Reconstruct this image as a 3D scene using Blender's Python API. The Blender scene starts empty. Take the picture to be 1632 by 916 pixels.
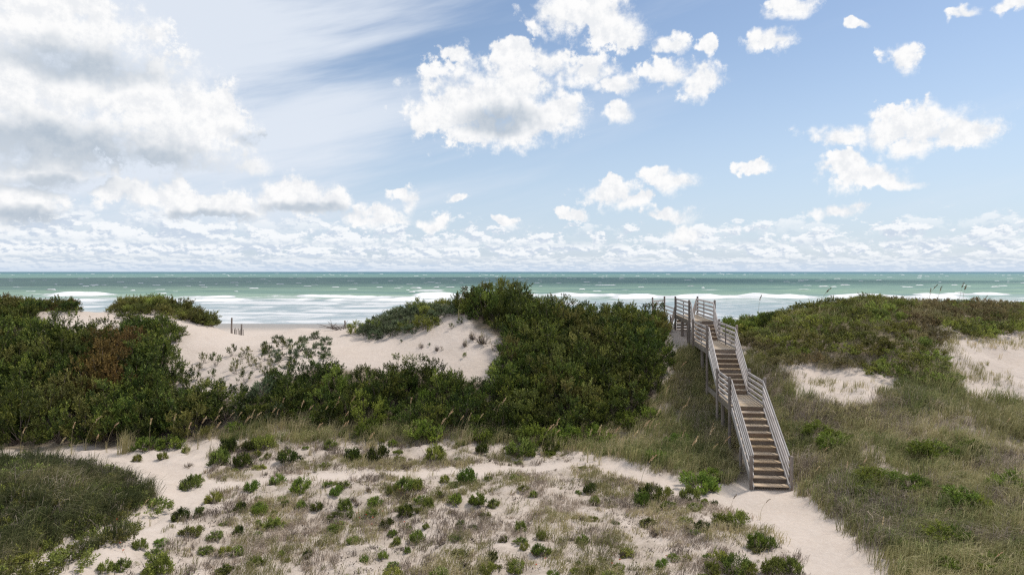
import bpy, math, random
import numpy as np
from mathutils import Vector, Matrix

random.seed(7)
rng = np.random.default_rng(7)
scene = bpy.context.scene
COL = scene.collection
R = math.radians

# ------------------------------------------------------------------ camera
CAM_Z = 7.2            # eye above the sandy trough
F = 1088.0             # focal length in photograph pixels (24 mm lens)
CX, HY = 816.0, 433.0  # optical centre column, horizon row
SEA = -4.0
cam_d = bpy.data.cameras.new("camera")
cam = bpy.data.objects.new("camera", cam_d)
COL.objects.link(cam)
cam.location = (0, 0, CAM_Z)
cam.rotation_euler = (R(90), 0, 0)
cam_d.sensor_width = 36.0
cam_d.lens = 24.0
cam_d.shift_y = -25.0 / 1632.0
cam_d.clip_end = 80000.0
cam_d.clip_start = 0.1
scene.camera = cam

# ------------------------------------------------------------------ light
SUN_AZ, SUN_EL = 66.0, 56.0     # from straight ahead towards the right
sun_d = bpy.data.lights.new("sun", 'SUN')
sun_d.energy = 2.9
sun_d.angle = R(10.0)
sun_d.color = (1.0, 0.935, 0.845)
sun = bpy.data.objects.new("sun", sun_d)
COL.objects.link(sun)
sv = Vector((math.cos(R(SUN_EL)) * math.sin(R(SUN_AZ)), math.cos(R(SUN_EL)) * math.cos(R(SUN_AZ)), math.sin(R(SUN_EL))))
sun.rotation_euler = sv.to_track_quat('Z', 'Y').to_euler()
sun.location = sv * 60
SKY_STRENGTH = 0.098
EXPOSURE = 0.35
CLOUD_BRIGHT = 0.775
CLOUD_SHADOWS = [(-600, 930, 760, 420, 3), (80, 1000, 420, 360, 8), (380, 790, 260, 80, 5)]   # centre of each shadow on the water, half lengths

scene.view_settings.view_transform = 'Standard'
scene.view_settings.look = 'None'
scene.view_settings.gamma = 1.0
scene.view_settings.exposure = EXPOSURE
scene.view_settings.use_curve_mapping = False
scene.render.engine = 'CYCLES'
scene.cycles.max_bounces = 5
scene.cycles.diffuse_bounces = 3
scene.cycles.glossy_bounces = 2
scene.cycles.transmission_bounces = 2
scene.cycles.transparent_max_bounces = 4
scene.cycles.caustics_reflective = False
scene.cycles.caustics_refractive = False
scene.cycles.use_denoising = False      # fine grass and leaves stay crisp
scene.cycles.use_adaptive_sampling = True
scene.cycles.adaptive_threshold = 0.006
scene.cycles.filter_width = 1.25
scene.cycles.sample_clamp_indirect = 4.0


class NT:
    """small helper around a node tree"""
    def __init__(s, tree):
        s.t = tree

    def n(s, typ, **kw):
        nd = s.t.nodes.new(typ)
        for k, v in kw.items():
            setattr(nd, k, v)
        return nd

    def put(s, sock, v):
        if isinstance(v, bpy.types.NodeSocket):
            s.t.links.new(v, sock)
        elif v is not None:
            sock.default_value = v

    def math(s, op, a, b=None, c=None, clamp=False):
        nd = s.n('ShaderNodeMath', operation=op, use_clamp=clamp)
        s.put(nd.inputs[0], a); s.put(nd.inputs[1], b); s.put(nd.inputs[2], c)
        return nd.outputs[0]

    def vmath(s, op, a, b=None, c=None):
        nd = s.n('ShaderNodeVectorMath', operation=op)
        s.put(nd.inputs[0], a); s.put(nd.inputs[1], b)
        if c is not None:
            s.put(nd.inputs[2], c)
        return nd.outputs['Value'] if op in ('LENGTH', 'DOT_PRODUCT', 'DISTANCE') else nd.outputs['Vector']

    def comb(s, x, y, z=0.0):
        nd = s.n('ShaderNodeCombineXYZ')
        s.put(nd.inputs[0], x); s.put(nd.inputs[1], y); s.put(nd.inputs[2], z)
        return nd.outputs[0]

    def sep(s, v):
        nd = s.n('ShaderNodeSeparateXYZ')
        s.put(nd.inputs[0], v)
        return nd.outputs

    def noise(s, vec, scale, detail=4.0, rough=0.55, dist=0.0):
        nd = s.n('ShaderNodeTexNoise')
        s.put(nd.inputs['Vector'], vec)
        nd.inputs['Scale'].default_value = scale
        nd.inputs['Detail'].default_value = detail
        nd.inputs['Roughness'].default_value = rough
        nd.inputs['Distortion'].default_value = dist
        return nd.outputs[0]

    def ramp(s, fac, stops, mode='LINEAR'):
        nd = s.n('ShaderNodeValToRGB')
        cr = nd.color_ramp
        cr.interpolation = mode
        while len(cr.elements) < len(stops):
            cr.elements.new(0.5)
        for e, (p, c) in zip(cr.elements, stops):
            e.position = p
            e.color = (c[0], c[1], c[2], 1) if not isinstance(c, (int, float)) else (c, c, c, 1)
        s.put(nd.inputs[0], fac)
        return nd.outputs[0]

    def smooth(s, v, lo, hi, a=0.0, b=1.0, interp='SMOOTHSTEP'):
        nd = s.n('ShaderNodeMapRange', interpolation_type=interp)
        s.put(nd.inputs[0], v)
        s.put(nd.inputs[1], lo); s.put(nd.inputs[2], hi); s.put(nd.inputs[3], a); s.put(nd.inputs[4], b)
        return nd.outputs[0]

    def mix(s, fac, a, b, blend='MIX'):
        nd = s.n('ShaderNodeMix', data_type='RGBA', blend_type=blend)
        s.put(nd.inputs[0], fac)
        for sock, v in ((nd.inputs[6], a), (nd.inputs[7], b)):
            if isinstance(v, tuple) and len(v) == 3:
                v = (*v, 1.0)
            s.put(sock, v)
        return nd.outputs[2]


# ------------------------------------------------------------------ sky
def az_el(px, py):
    a = math.atan((px - CX) / F)
    return a, math.atan((HY - py) / F * math.cos(a))


CLOUDS = [  # column, row, half width, half height of each cumulus lobe
    (70, 130, 250, 75), (215, 150, 170, 72), (310, 190, 100, 60), (40, 190, 330, 62), (270, 225, 140, 40), (60, 40, 240, 60),
    (55, 268, 150, 28), (20, 325, 115, 30), (400, 255, 40, 18), (465, 312, 88, 32), (520, 322, 40, 20), (250, 310, 90, 24), (340, 330, 100, 22),
    (740, 165, 92, 64), (812, 156, 92, 66), (770, 150, 80, 62), (865, 180, 74, 46), (790, 205, 115, 34), (700, 185, 55, 36),
    (915, 18, 70, 38), (965, 38, 64, 40), (1005, 55, 36, 30), (885, 8, 34, 20),
    (820, 82, 34, 17), (865, 98, 50, 22), (930, 118, 60, 22), (985, 132, 42, 18), (725, 88, 26, 14),
    (1070, 112, 46, 18), (1108, 130, 48, 30), (1065, 70, 32, 16), (1132, 76, 18, 12), (990, 175, 20, 16),
    (1232, 62, 40, 20), (1262, 8, 46, 14), (1444, 93, 44, 20), (1370, 38, 16, 7), (1534, 18, 28, 9), (1610, 6, 34, 12),
    (1470, 200, 78, 36), (1530, 212, 74, 24), (1410, 212, 50, 30), (1340, 214, 55, 20), (1445, 232, 52, 14),
    (1345, 268, 46, 22), (1385, 282, 72, 18), (1430, 290, 44, 10), (1195, 270, 28, 14),
    (975, 308, 46, 24), (1010, 318, 36, 14), (1072, 284, 50, 18), (1030, 276, 26, 12), (915, 347, 30, 14),
    (1070, 342, 46, 14), (1092, 372, 30, 20), (1335, 334, 52, 14), (646, 317, 27, 16), (728, 318, 21, 11), (800, 355, 22, 9), (690, 358, 32, 15), (590, 345, 60, 18),
]


DARK_BASES = [(40, 226, 250, 34), (215, 256, 190, 26), (95, 296, 110, 16), (120, 98, 150, 26), (60, 350, 120, 12), (330, 352, 120, 10), (480, 335, 70, 10), (800, 190, 62, 22), (420, 225, 50, 10)]


def lobes(t, p, rows, k=0.22):
    """distance to a set of ellipses, 1 on their outlines"""
    e = None
    for (px, py, rx, ry) in rows:
        a, el = az_el(px, py)
        ra, re = rx / F * math.cos(a) ** 2, ry / F
        m = t.vmath('LENGTH', t.vmath('MULTIPLY_ADD', p, (1 / ra, 1 / re, 0), (-a / ra, -el / re, 0)))
        e = m if e is None else t.math('MINIMUM', e, m)
    return e


def noise2(t, vec, scale, detail, rough=.6):
    nd = t.n('ShaderNodeTexNoise', noise_dimensions='2D')
    t.put(nd.inputs['Vector'], vec)
    nd.inputs['Scale'].default_value = scale
    nd.inputs['Detail'].default_value = detail
    nd.inputs['Roughness'].default_value = rough
    return nd.outputs[0]


def build_world():
    w = bpy.data.worlds.new("World")
    scene.world = w
    w.use_nodes = True
    tr = w.node_tree
    tr.nodes.clear()
    t = NT(tr)
    out = t.n('ShaderNodeOutputWorld'); bg = t.n('ShaderNodeBackground')
    sky = t.n('ShaderNodeTexSky', sky_type='NISHITA')
    sky.sun_disc = False
    sky.sun_elevation = R(SUN_EL)
    sky.sun_rotation = R(SUN_AZ)
    sky.altitude = 0.0
    sky.air_density = 1.0
    sky.dust_density = 0.7
    sky.ozone_density = 1.6
    skyc = t.vmath('MULTIPLY', sky.outputs[0], (SKY_STRENGTH, SKY_STRENGTH, SKY_STRENGTH))
    x, y, z = t.sep(t.n('ShaderNodeTexCoord').outputs['Generated'])
    az = t.math('ARCTAN2', x, y)
    el = t.math('ARCSINE', z)
    p = t.comb(az, el, 0.0)
    elp = t.math('MAXIMUM', el, 0.0)
    # --- the single cumulus clouds
    wa = noise2(t, p, 17.0, 3.0)
    wb = noise2(t, t.vmath('ADD', p, (5.2, 1.3, 0)), 17.0, 3.0)
    pw = t.vmath('ADD', p, t.comb(t.math('MULTIPLY_ADD', wa, .06, -.03), t.math('MULTIPLY_ADD', wb, .045, -.0225), 0))
    e = lobes(t, pw, CLOUDS)
    puff = noise2(t, p, 34.0, 7.0, .66)
    puff_up = noise2(t, t.vmath('ADD', p, (.006, .012, 0)), 34.0, 5.0, .66)
    d0 = t.math('ADD', t.math('SUBTRACT', 1.13, e), t.math('MULTIPLY_ADD', puff, 1.75, -.875))
    # scattered fair-weather cumulus all round and overhead
    gen = noise2(t, t.vmath('MULTIPLY', p, (1.0, 1.9, 1.0)), 3.4, 4.0)
    far = t.math('MAXIMUM', t.smooth(el, 0.41, 0.55), t.smooth(t.math('ABSOLUTE', az), 0.68, 0.82))
    gd = t.math('ADD', t.math('MULTIPLY', t.math('SUBTRACT', gen, 0.52), 6.0), t.math('MULTIPLY_ADD', far, 4.0, -4.0))
    d0 = t.math('MAXIMUM', d0, gd)
    a1 = t.smooth(d0, -0.03, t.smooth(wb, .35, .65, .26, .95))
    base_e = lobes(t, pw, DARK_BASES)
    under = t.math('MULTIPLY', t.smooth(base_e, 1.5, 0.30), t.smooth(puff, .25, .7, 1.0, .80))
    rel = t.math('SUBTRACT', puff, puff_up)
    tex = t.smooth(rel, -.22, .16, 0, 1)
    # --- low bands of small cumulus that shrink towards the horizon
    leftness = t.smooth(az, -0.65, 0.15, 1.0, 0.0)
    cov = t.math('ADD', t.smooth(elp, 0.03, 0.115, 0.075, -0.26), t.math('MULTIPLY', leftness, 0.12))
    acc = None
    sha = None
    for (c, wd, sc, ox) in ((.100, .06, 15.0, 3.1), (.056, .034, 28.0, 9.7), (.028, .020, 46.0, 17.3), (.010, .016, 75.0, 4.9)):
        st = {15.0: .85, 28.0: .75, 46.0: .62, 75.0: .42}[sc]
        pv = t.vmath('MULTIPLY_ADD', p, (st, 1.35, 1), (ox, ox * .7, 0))
        wgt = t.smooth(t.math('ABSOLUTE', t.math('SUBTRACT', elp, c)), wd, wd * .25)
        n0 = noise2(t, pv, sc, 6.0, .66)
        n1 = noise2(t, t.vmath('ADD', pv, (.08 / sc, .22 / sc, 0)), sc, 4.0, .66)
        b0 = t.math('ADD', t.math('SUBTRACT', n0, .5), cov)
        al = t.math('MULTIPLY', t.smooth(b0, -.015, .085), wgt)
        s2 = t.smooth(t.math('SUBTRACT', n0, n1), -.10, .07)
        if acc is None:
            acc, sha = al, s2
        else:
            sha = t.math('ADD', t.math('MULTIPLY', sha, t.math('SUBTRACT', 1.0, al)), t.math('MULTIPLY', s2, al))
            acc = t.math('MAXIMUM', acc, al)
    a2 = t.math('MULTIPLY', acc, t.smooth(elp, 0.0, 0.03, 0.35, 0.95))
    # --- high thin veil, mostly towards the cloud bank
    cv = t.comb(t.math('MULTIPLY', t.math('ADD', az, t.math('MULTIPLY', el, -1.1)), 1.1), t.math('MULTIPLY', t.math('ADD', el, t.math('MULTIPLY', az, -.22)), 6.0), 0)
    c0 = noise2(t, cv, 2.2, 6.0, .55)
    a3 = t.math('MULTIPLY', t.smooth(t.math('ADD', c0, t.smooth(az, -0.50, 0.12, 0.34, -0.10)), 0.40, 0.80), t.smooth(az, -0.30, 0.20, 0.92, 0.30))
    a3 = t.math('MULTIPLY', a3, t.smooth(el, 0.02, 0.10))
    # --- compose
    haze = t.math('MAXIMUM', t.smooth(elp, 0.0, 0.36, 0.72, 0.06), t.smooth(elp, 0.0, 0.06, .9, 0.0))
    base = t.mix(haze, skyc, (0.46, 0.555, 0.69))
    col = t.mix(a3, base, (0.78 * CLOUD_BRIGHT, 0.84 * CLOUD_BRIGHT, 0.93 * CLOUD_BRIGHT))
    c2 = t.mix(sha, (0.48, 0.545, 0.635), (0.74, 0.76, 0.78))
    col = t.mix(a2, col, c2)
    c1 = t.mix(tex, (.86, .88, .91), (1.0, 1.0, 1.0))
    c1 = t.mix(t.math('MULTIPLY', under, .92), c1, (0.45, 0.53, 0.625))
    c1 = t.vmath('MULTIPLY', c1, (CLOUD_BRIGHT, CLOUD_BRIGHT, CLOUD_BRIGHT))
    col = t.mix(a1, col, c1)
    t.put(bg.inputs[0], col)
    bg.inputs[1].default_value = 1.0
    tr.links.new(bg.outputs[0], out.inputs[0])
    w.cycles.sampling_method = 'NONE'   # an even, broad sky: found by the surfaces' own rays


build_world()

# ------------------------------------------------------------------ mesh helpers


def mk_mesh(name, verts, quads=None, tris=None, smooth=False, tint=None, qmat=None, tmat=None):
    me = bpy.data.meshes.new(name)
    verts = np.asarray(verts, np.float32).reshape(-1, 3)
    quads = np.zeros((0, 4), np.int32) if quads is None or len(quads) == 0 else np.asarray(quads, np.int32)
    tris = np.zeros((0, 3), np.int32) if tris is None or len(tris) == 0 else np.asarray(tris, np.int32)
    nq, ntr = len(quads), len(tris)
    me.vertices.add(len(verts))
    me.vertices.foreach_set("co", verts.ravel())
    me.loops.add(nq * 4 + ntr * 3)
    me.loops.foreach_set("vertex_index", np.concatenate([quads.ravel(), tris.ravel()]))
    me.polygons.add(nq + ntr)
    me.polygons.foreach_set("loop_start", np.concatenate([np.arange(nq) * 4, nq * 4 + np.arange(ntr) * 3]).astype(np.int32))
    if smooth:
        me.polygons.foreach_set("use_smooth", np.ones(nq + ntr, bool))
    else:
        me.polygons.foreach_set("use_smooth", np.zeros(nq + ntr, bool))
    me.update(calc_edges=True)
    if tint is not None:
        at = me.attributes.new("tint", 'FLOAT', 'FACE')
        at.data.foreach_set("value", np.asarray(tint, np.float32))
    return me


def vattr(me, name, vals):
    at = me.attributes.new(name, 'FLOAT', 'POINT')
    at.data.foreach_set("value", np.asarray(vals, np.float32).ravel())


def link(name, data, parent=None, mat=None):
    o = bpy.data.objects.new(name, data)
    COL.objects.link(o)
    if parent is not None:
        o.parent = parent
    if mat is not None and data is not None and len(data.materials) == 0:
        data.materials.append(mat)
    return o


def tag(o, label, cat=None, group=None, kind=None):
    o["label"] = label
    if cat:
        o["category"] = cat
    if group:
        o["group"] = group
    if kind:
        o["kind"] = kind
    return o


def smoothstep(a, b, v):
    t = np.clip((np.asarray(v, float) - a) / (b - a), 0, 1)
    return t * t * (3 - 2 * t)


def vnoise(x, y, seed=0):
    """value noise"""
    xi = np.floor(x).astype(np.int64); yi = np.floor(y).astype(np.int64)
    fx = x - xi; fy = y - yi
    fx = fx * fx * (3 - 2 * fx); fy = fy * fy * (3 - 2 * fy)

    def h(a, b):
        n = (a * 374761393 + b * 668265263 + seed * 1442695041) & 0xffffffff
        n = ((n ^ (n >> 13)) * 1274126177) & 0xffffffff
        return ((n ^ (n >> 16)) & 0xffff) / 65535.0
    return (h(xi, yi) * (1 - fx) + h(xi + 1, yi) * fx) * (1 - fy) + (h(xi, yi + 1) * (1 - fx) + h(xi + 1, yi + 1) * fx) * fy


def fbm(x, y, seed=0, octv=4):
    s = 0; a = 0.5
    for i in range(octv):
        s = s + a * vnoise(x * 2 ** i + 17 * i, y * 2 ** i - 9 * i, seed + i)
        a *= 0.5
    return s / (1 - 0.5 ** octv)


# ------------------------------------------------------------------ terrain shape
PROFILE = {
    -400: [(14, .2), (20, .4), (27, .5), (31, 1.8), (34, 3.0), (38, 4.6), (41, 4.9), (46, 4)],
    -150: [(16, .3), (24, .3), (27, .3), (30, 1.3), (33, 2.7), (36, 4.3), (39, 5.0), (46, 3.6)],
    0: [(14, .45), (18, .8), (22, .85), (25, .35), (27.5, .2), (30, 1.2), (33, 2.6), (36, 4.2), (39, 5.0), (43, 4.6), (47, 3)],
    100: [(16, .45), (20, .8), (24, .45), (27.5, .1), (30, 1.1), (33, 2.7), (36, 4.6), (38, 5.1), (42, 4.4), (47, 2.8)],
    165: [(20, .3), (25, .1), (28, .1), (32, 2.0), (36, 3.8), (40, 4.7), (44, 4.0)],
    240: [(16, 0), (20, .05), (24, 0), (28, .2), (31, 1.4), (34, 2.7), (38, 4.2), (41, 5.1), (44, 5.0), (48, 3.5)],
    320: [(20, 0), (24, 0), (29, .4), (32, 1.8), (35, 2.8), (38, 3.8), (41, 4.25), (44, 3.9)],
    375: [(24, 0), (29, .5), (33, 2.35), (36, 3.05), (39, 3.4), (42, 3.25), (46, 2.3)],
    420: [(16, 0), (20, 0), (24, 0), (28, .3), (30, 1.3), (33, 2.55), (36, 3.3), (39, 3.4), (41.5, 3.3), (45, 2.3)],
    480: [(24, 0), (27, .15), (29.5, .5), (32, 2.0), (34.5, 3.0), (37, 3.35), (40, 3.4), (42, 3.85), (45, 2.5)],
    560: [(16, 0), (20, 0), (24, 0), (29, .35), (31, 1.3), (34, 2.7), (37, 3.2), (40, 3.65), (44, 3.2)],
    640: [(24, 0), (29, .35), (31.5, 1.4), (34, 2.6), (37, 3.55), (40, 4.6), (43, 4.8), (47, 3.6)],
    740: [(16, 0), (20, 0), (24, 0), (29, .3), (31, 1.2), (34, 2.7), (36, 4.0), (37.5, 4.75), (40, 5.2), (43, 5.1), (47, 3.8)],
    800: [(24, 0), (29, .3), (32, 1.8), (35, 3.2), (37, 4.2), (39, 5.0), (42, 5.3), (46, 4.2)],
    880: [(16, 0), (20, 0), (24, 0), (29.3, .3), (32, 1.7), (35, 3.1), (38, 4.0), (41, 4.15), (45, 3.4)],
    960: [(20, 0), (24, 0), (29, .3), (31, 1.0), (33, 2.1), (36, 3.3), (39, 3.7), (42, 3.6), (46, 2.9)],
    1050: [(16, 0), (20, 0), (23, 0), (26, .2), (29, .7), (31, 1.4), (33, 2.5), (36, 3.4), (39, 3.7), (42, 3.7), (46, 2.9)],
    1240: [(20, 0), (23, .35), (26, 1.0), (29, 1.9), (32, 3.1), (35, 4.0), (38, 4.45), (41, 4.4), (45, 3.5)],
    1330: [(16, 0), (19, .15), (22, .6), (25, 1.2), (28, 1.9), (30, 2.4), (33, 3.8), (36, 4.9), (39, 5.3), (43, 4.6)],
    1450: [(16, .1), (20, .45), (24.5, 1.2), (28, 2.3), (31, 3.5), (35, 4.9), (38, 5.45), (42, 4.8), (47, 3.4)],
    1550: [(16, .2), (20, .6), (24.5, 1.3), (28, 2.2), (31, 3.4), (34, 4.3), (36.5, 5.0), (39, 5.3), (43, 4.5)],
    1632: [(16, .2), (20, .6), (24.5, 1.3), (28, 2.2), (31, 3.4), (34, 4.3), (37, 5.0), (39, 5.2), (43, 4.4)],
    2000: [(14, .2), (20, .6), (28, 2.3), (34, 4.2), (39, 5.2), (46, 3.8)],
}
ctrl = []
for px, pts in PROFILE.items():
    for (Y, Z) in pts:
        ctrl.append(((px - CX) / F * Y, Y, Z))
ctrl += [(8.6, 21.5, 0), (8.6, 22.6, 0), (8.8, 24.2, .1), (8.95, 26, .45), (9.2, 28.5, .85), (9.4, 30.5, 1.45), (9.6, 33, 2.6), (10.1, 38, 3.45), (10.4, 41.5, 3.7)]
ctrl += [(x, 12, 0.05) for x in (-13, -6, 0, 6, 13)]
CT = np.array(ctrl)


def tps(r2):
    return 0.5 * r2 * np.log(r2 + 1e-9)


_n = len(CT)
_d2 = ((CT[:, None, :2] - CT[None, :, :2]) ** 2).sum(-1)
_A = np.zeros((_n + 3, _n + 3))
_A[:_n, :_n] = tps(_d2) + 1.2 * np.eye(_n)
_A[:_n, _n] = 1; _A[:_n, _n + 1:] = CT[:, :2]
_A[_n, :_n] = 1; _A[_n + 1:, :_n] = CT[:, :2].T
_w = np.linalg.solve(_A, np.concatenate([CT[:, 2], [0, 0, 0]]))


def base_height(x, y):
    sh = np.shape(x)
    x = np.ravel(x).astype(float); y = np.ravel(y).astype(float)
    yc = np.clip(y, 12, 48)
    xc = np.clip(x, -1.12 * yc, 1.09 * yc)
    z = np.empty_like(x)
    for i in range(0, len(x), 20000):
        s = slice(i, i + 20000)
        d2 = (xc[s, None] - CT[None, :, 0]) ** 2 + (yc[s, None] - CT[None, :, 1]) ** 2
        z[s] = tps(d2) @ _w[:_n] + _w[_n] + _w[_n + 1] * xc[s] + _w[_n + 2] * yc[s]
    z = np.maximum(z, -0.15)
    beach = np.interp(y, [40, 55, 80, 110, 135, 147, 200, 400], [.2, -1.2, -2.1, -3.0, -3.6, SEA, -6, -9])
    k = smoothstep(43.5, 60, y)
    return (z * (1 - k) + beach * k).reshape(sh)


def world_of(px, py, z=0.0):
    Y = (CAM_Z - z) * F / (py - HY)
    return (px - CX) / F * Y, Y


PATH_PX = [(30, 960, 1.1), (105, 905, 1.1), (180, 865, 1.0), (255, 815, 1.0), (330, 778, 1.1), (420, 765, .9), (560, 757, 1.0), (700, 750, 1.1), (850, 739, 1.0), (930, 737, .9),
           (1010, 754, 1.0), (1100, 777, 1.3), (1180, 792, 2.0), (1235, 803, 2.5), (1285, 848, 2.0), (1325, 895, 1.8), (1375, 965, 1.7)]
_pp = np.array([(*world_of(a, b), c) for a, b, c in PATH_PX])
SPUR_PX = [(330, 778, 1.0), (270, 745, 1.2), (180, 734, 1.1), (100, 733, .9), (20, 733, .6)]
_sp = np.array([(*world_of(a, b), c) for a, b, c in SPUR_PX])


def path_dist(x, y):
    """distance from the trodden line divided by its half width (<1: on the path)"""
    best = np.full(np.shape(x), 1e9)
    for L in (_pp, _sp):
        for a, b in zip(L[:-1], L[1:]):
            ab = b[:2] - a[:2]
            t = np.clip(((x - a[0]) * ab[0] + (y - a[1]) * ab[1]) / (ab @ ab), 0, 1)
            d = np.hypot(x - a[0] - t * ab[0], y - a[1] - t * ab[1]) / (0.5 * (a[2] + t * (b[2] - a[2])))
            best = np.minimum(best, d)
    return best + (fbm(x * 1.1, y * 1.1, 31, 3) - .5) * .7


def relief(x, y):
    flat = 1 - smoothstep(27, 31, y)
    pd = path_dist(x, y)
    onp = 1 - smoothstep(.7, 1.25, pd)
    r = (fbm(x * .35, y * .35, 3, 3) - .5) * .34 * flat
    r += (fbm(x * 1.3, y * 1.3, 5, 3) - .5) * (.20 * flat * (1 - onp) + .06)
    r += (fbm(x * 4.2, y * 4.2, 9, 2) - .5) * (.075 * (1 - onp) * flat + .02)
    r += (fbm(x * .55, y * .55, 13, 3) - .5) * .75 * smoothstep(10, 12.5, x) * smoothstep(18, 22, y) * (1 - smoothstep(33, 37, y))
    fade = (1 - smoothstep(60, 90, y)) * (1 - .93 * np.exp(-(((x - 8.6) / 1.3) ** 2 + ((y - 22.5) / 1.2) ** 2) ** 2))
    return r * fade - .07 * onp * fade, onp


GX = np.concatenate([-np.geomspace(6000, 52, 24), np.arange(-48, 48.01, .15), np.geomspace(52, 6000, 24)])
GY = np.concatenate([-np.geomspace(1500, 5, 14), np.array([-2, 2, 6, 9]), np.arange(11, 47.9, .15), np.arange(48, 75, .6), np.arange(76, 170, 3.0), np.array([200., 260, 400])])
XX, YY = np.meshgrid(GX, GY)
ZZ = base_height(XX, YY)
_r, ONP = relief(XX, YY)
ZZ = ZZ + _r
# the trodden, level place at the foot of the stair
_k = np.exp(-(((XX - 8.75) / 1.25) ** 2 + ((YY - 22.35) / .95) ** 2) ** 2)
ZZ = ZZ * (1 - _k) + np.minimum(ZZ, -.04 + .05 * _r) * _k


def height(x, y):
    x = np.asarray(x, float); y = np.asarray(y, float)
    i = np.clip(np.searchsorted(GX, x) - 1, 0, len(GX) - 2); j = np.clip(np.searchsorted(GY, y) - 1, 0, len(GY) - 2)
    u = (x - GX[i]) / (GX[i + 1] - GX[i]); v = (y - GY[j]) / (GY[j + 1] - GY[j])
    return (ZZ[j, i] * (1 - u) + ZZ[j, i + 1] * u) * (1 - v) + (ZZ[j + 1, i] * (1 - u) + ZZ[j + 1, i + 1] * u) * v


def ground_at(px, py):
    """first ground point seen in the direction of a photograph pixel"""
    px = np.atleast_1d(np.asarray(px, float)); py = np.atleast_1d(np.asarray(py, float))
    sx = (px - CX) / F; sz = (HY - py) / F
    Y = np.full(px.shape, np.nan)
    for yy in np.arange(12, 60, .08):
        hit = np.isnan(Y) & (CAM_Z + sz * yy <= height(sx * yy, yy))
        Y[hit] = yy
    return sx * Y, Y, height(sx * np.nan_to_num(Y, nan=40), np.nan_to_num(Y, nan=40))


def to_px(x, y, z):
    return CX + F * x / y, HY - F * (z - CAM_Z) / y


def in_poly(px, py, poly):
    inside = np.zeros(np.shape(px), bool)
    n = len(poly)
    for i in range(n):
        x0, y0 = poly[i]; x1, y1 = poly[(i + 1) % n]
        if y0 == y1:
            continue
        c = ((y0 > py) != (y1 > py)) & (px < (x1 - x0) * (py - y0) / (y1 - y0) + x0)
        inside ^= c
    return inside


def in_any(px, py, polys, ragged=0.0):
    m = np.zeros(np.shape(px), bool)
    if ragged:
        px, py = px + (fbm(px / 28., py / 14., 91, 3) - .5) * ragged * 2, py + (fbm(px / 28., py / 14., 95, 3) - .5) * ragged
    for p in polys:
        m |= in_poly(px, py, p)
    return m


# ------------------------------------------------------------------ materials
def new_mat(name):
    m = bpy.data.materials.new(name)
    m.use_nodes = True
    m.node_tree.nodes.clear()
    t = NT(m.node_tree)
    out = t.n('ShaderNodeOutputMaterial')
    return m, t, out


def sand_material():
    m, t, out = new_mat("dune_sand")
    pr = t.n('ShaderNodeBsdfPrincipled')
    geo = t.n('ShaderNodeNewGeometry')
    P = geo.outputs['Position']
    x, y, z = t.sep(P)
    n1 = t.noise(P, .55, 5, .6)
    n2 = t.noise(P, 7.0, 6, .65)
    n3 = t.noise(P, 60.0, 3, .6)
    col = t.mix(t.smooth(n1, .3, .7), (.455, .383, .328), (.495, .425, .373))
    col = t.mix(t.smooth(n2, .30, .75, .0, .45), col, (.56, .50, .445))
    col = t.mix(t.smooth(n3, .55, .8, 0, .35), col, (.37, .30, .24))
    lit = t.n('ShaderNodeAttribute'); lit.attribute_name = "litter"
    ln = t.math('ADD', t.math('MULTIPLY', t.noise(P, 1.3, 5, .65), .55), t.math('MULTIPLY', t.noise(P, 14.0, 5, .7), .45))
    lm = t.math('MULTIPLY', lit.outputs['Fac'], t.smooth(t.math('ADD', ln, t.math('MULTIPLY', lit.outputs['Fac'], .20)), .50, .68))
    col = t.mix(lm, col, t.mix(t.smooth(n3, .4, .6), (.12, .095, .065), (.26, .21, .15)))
    wet = t.smooth(t.math('ADD', y, t.math('MULTIPLY', n1, 10)), 120, 142)
    col = t.mix(wet, col, (.26, .235, .21))
    t.put(pr.inputs['Base Color'], col)
    t.put(pr.inputs['Roughness'], t.smooth(wet, 0, 1, .95, .45))
    pr.inputs['Specular IOR Level'].default_value = .25
    b = t.n('ShaderNodeBump')
    b.inputs['Strength'].default_value = .55; b.inputs['Distance'].default_value = .06
    hgt = t.math('ADD', t.noise(P, 5.0, 7, .62), t.math('MULTIPLY', t.noise(t.vmath('MULTIPLY', P, (1.0, 2.6, 1.0)), 2.6, 4, .6), .8))
    t.put(b.inputs['Height'], hgt)
    t.put(pr.inputs['Normal'], b.outputs[0])
    m.node_tree.links.new(pr.outputs[0], out.inputs[0])
    return m


def leaf_material(name, dark, mid, light, transl=.20, rough=.58, vary=.26, spec=.22):
    m, t, out = new_mat(name)
    at = t.n('ShaderNodeAttribute'); at.attribute_name = "tint"
    oi = t.n('ShaderNodeObjectInfo')
    c = t.ramp(at.outputs['Fac'], [(0, dark), (.5, mid), (1, light)])
    hs = t.n('ShaderNodeHueSaturation')
    t.put(hs.inputs['Hue'], t.math('MULTIPLY_ADD', oi.outputs['Random'], -.05 * vary / .28, .5 + .025 * vary / .28))
    t.put(hs.inputs['Value'], t.math('MULTIPLY_ADD', t.math('FRACT', t.math('MULTIPLY', oi.outputs['Random'], 7.31)), 2 * vary, 1 - vary))
    t.put(hs.inputs['Color'], c)
    pr = t.n('ShaderNodeBsdfPrincipled')
    t.put(pr.inputs['Base Color'], hs.outputs[0])
    pr.inputs['Roughness'].default_value = rough
    pr.inputs['Specular IOR Level'].default_value = spec
    tl = t.n('ShaderNodeBsdfTranslucent')
    t.put(tl.inputs[0], hs.outputs[0])
    mx = t.n('ShaderNodeMixShader'); mx.inputs[0].default_value = transl
    m.node_tree.links.new(pr.outputs[0], mx.inputs[1]); m.node_tree.links.new(tl.outputs[0], mx.inputs[2])
    m.node_tree.links.new(mx.outputs[0], out.inputs[0])
    return m


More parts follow.
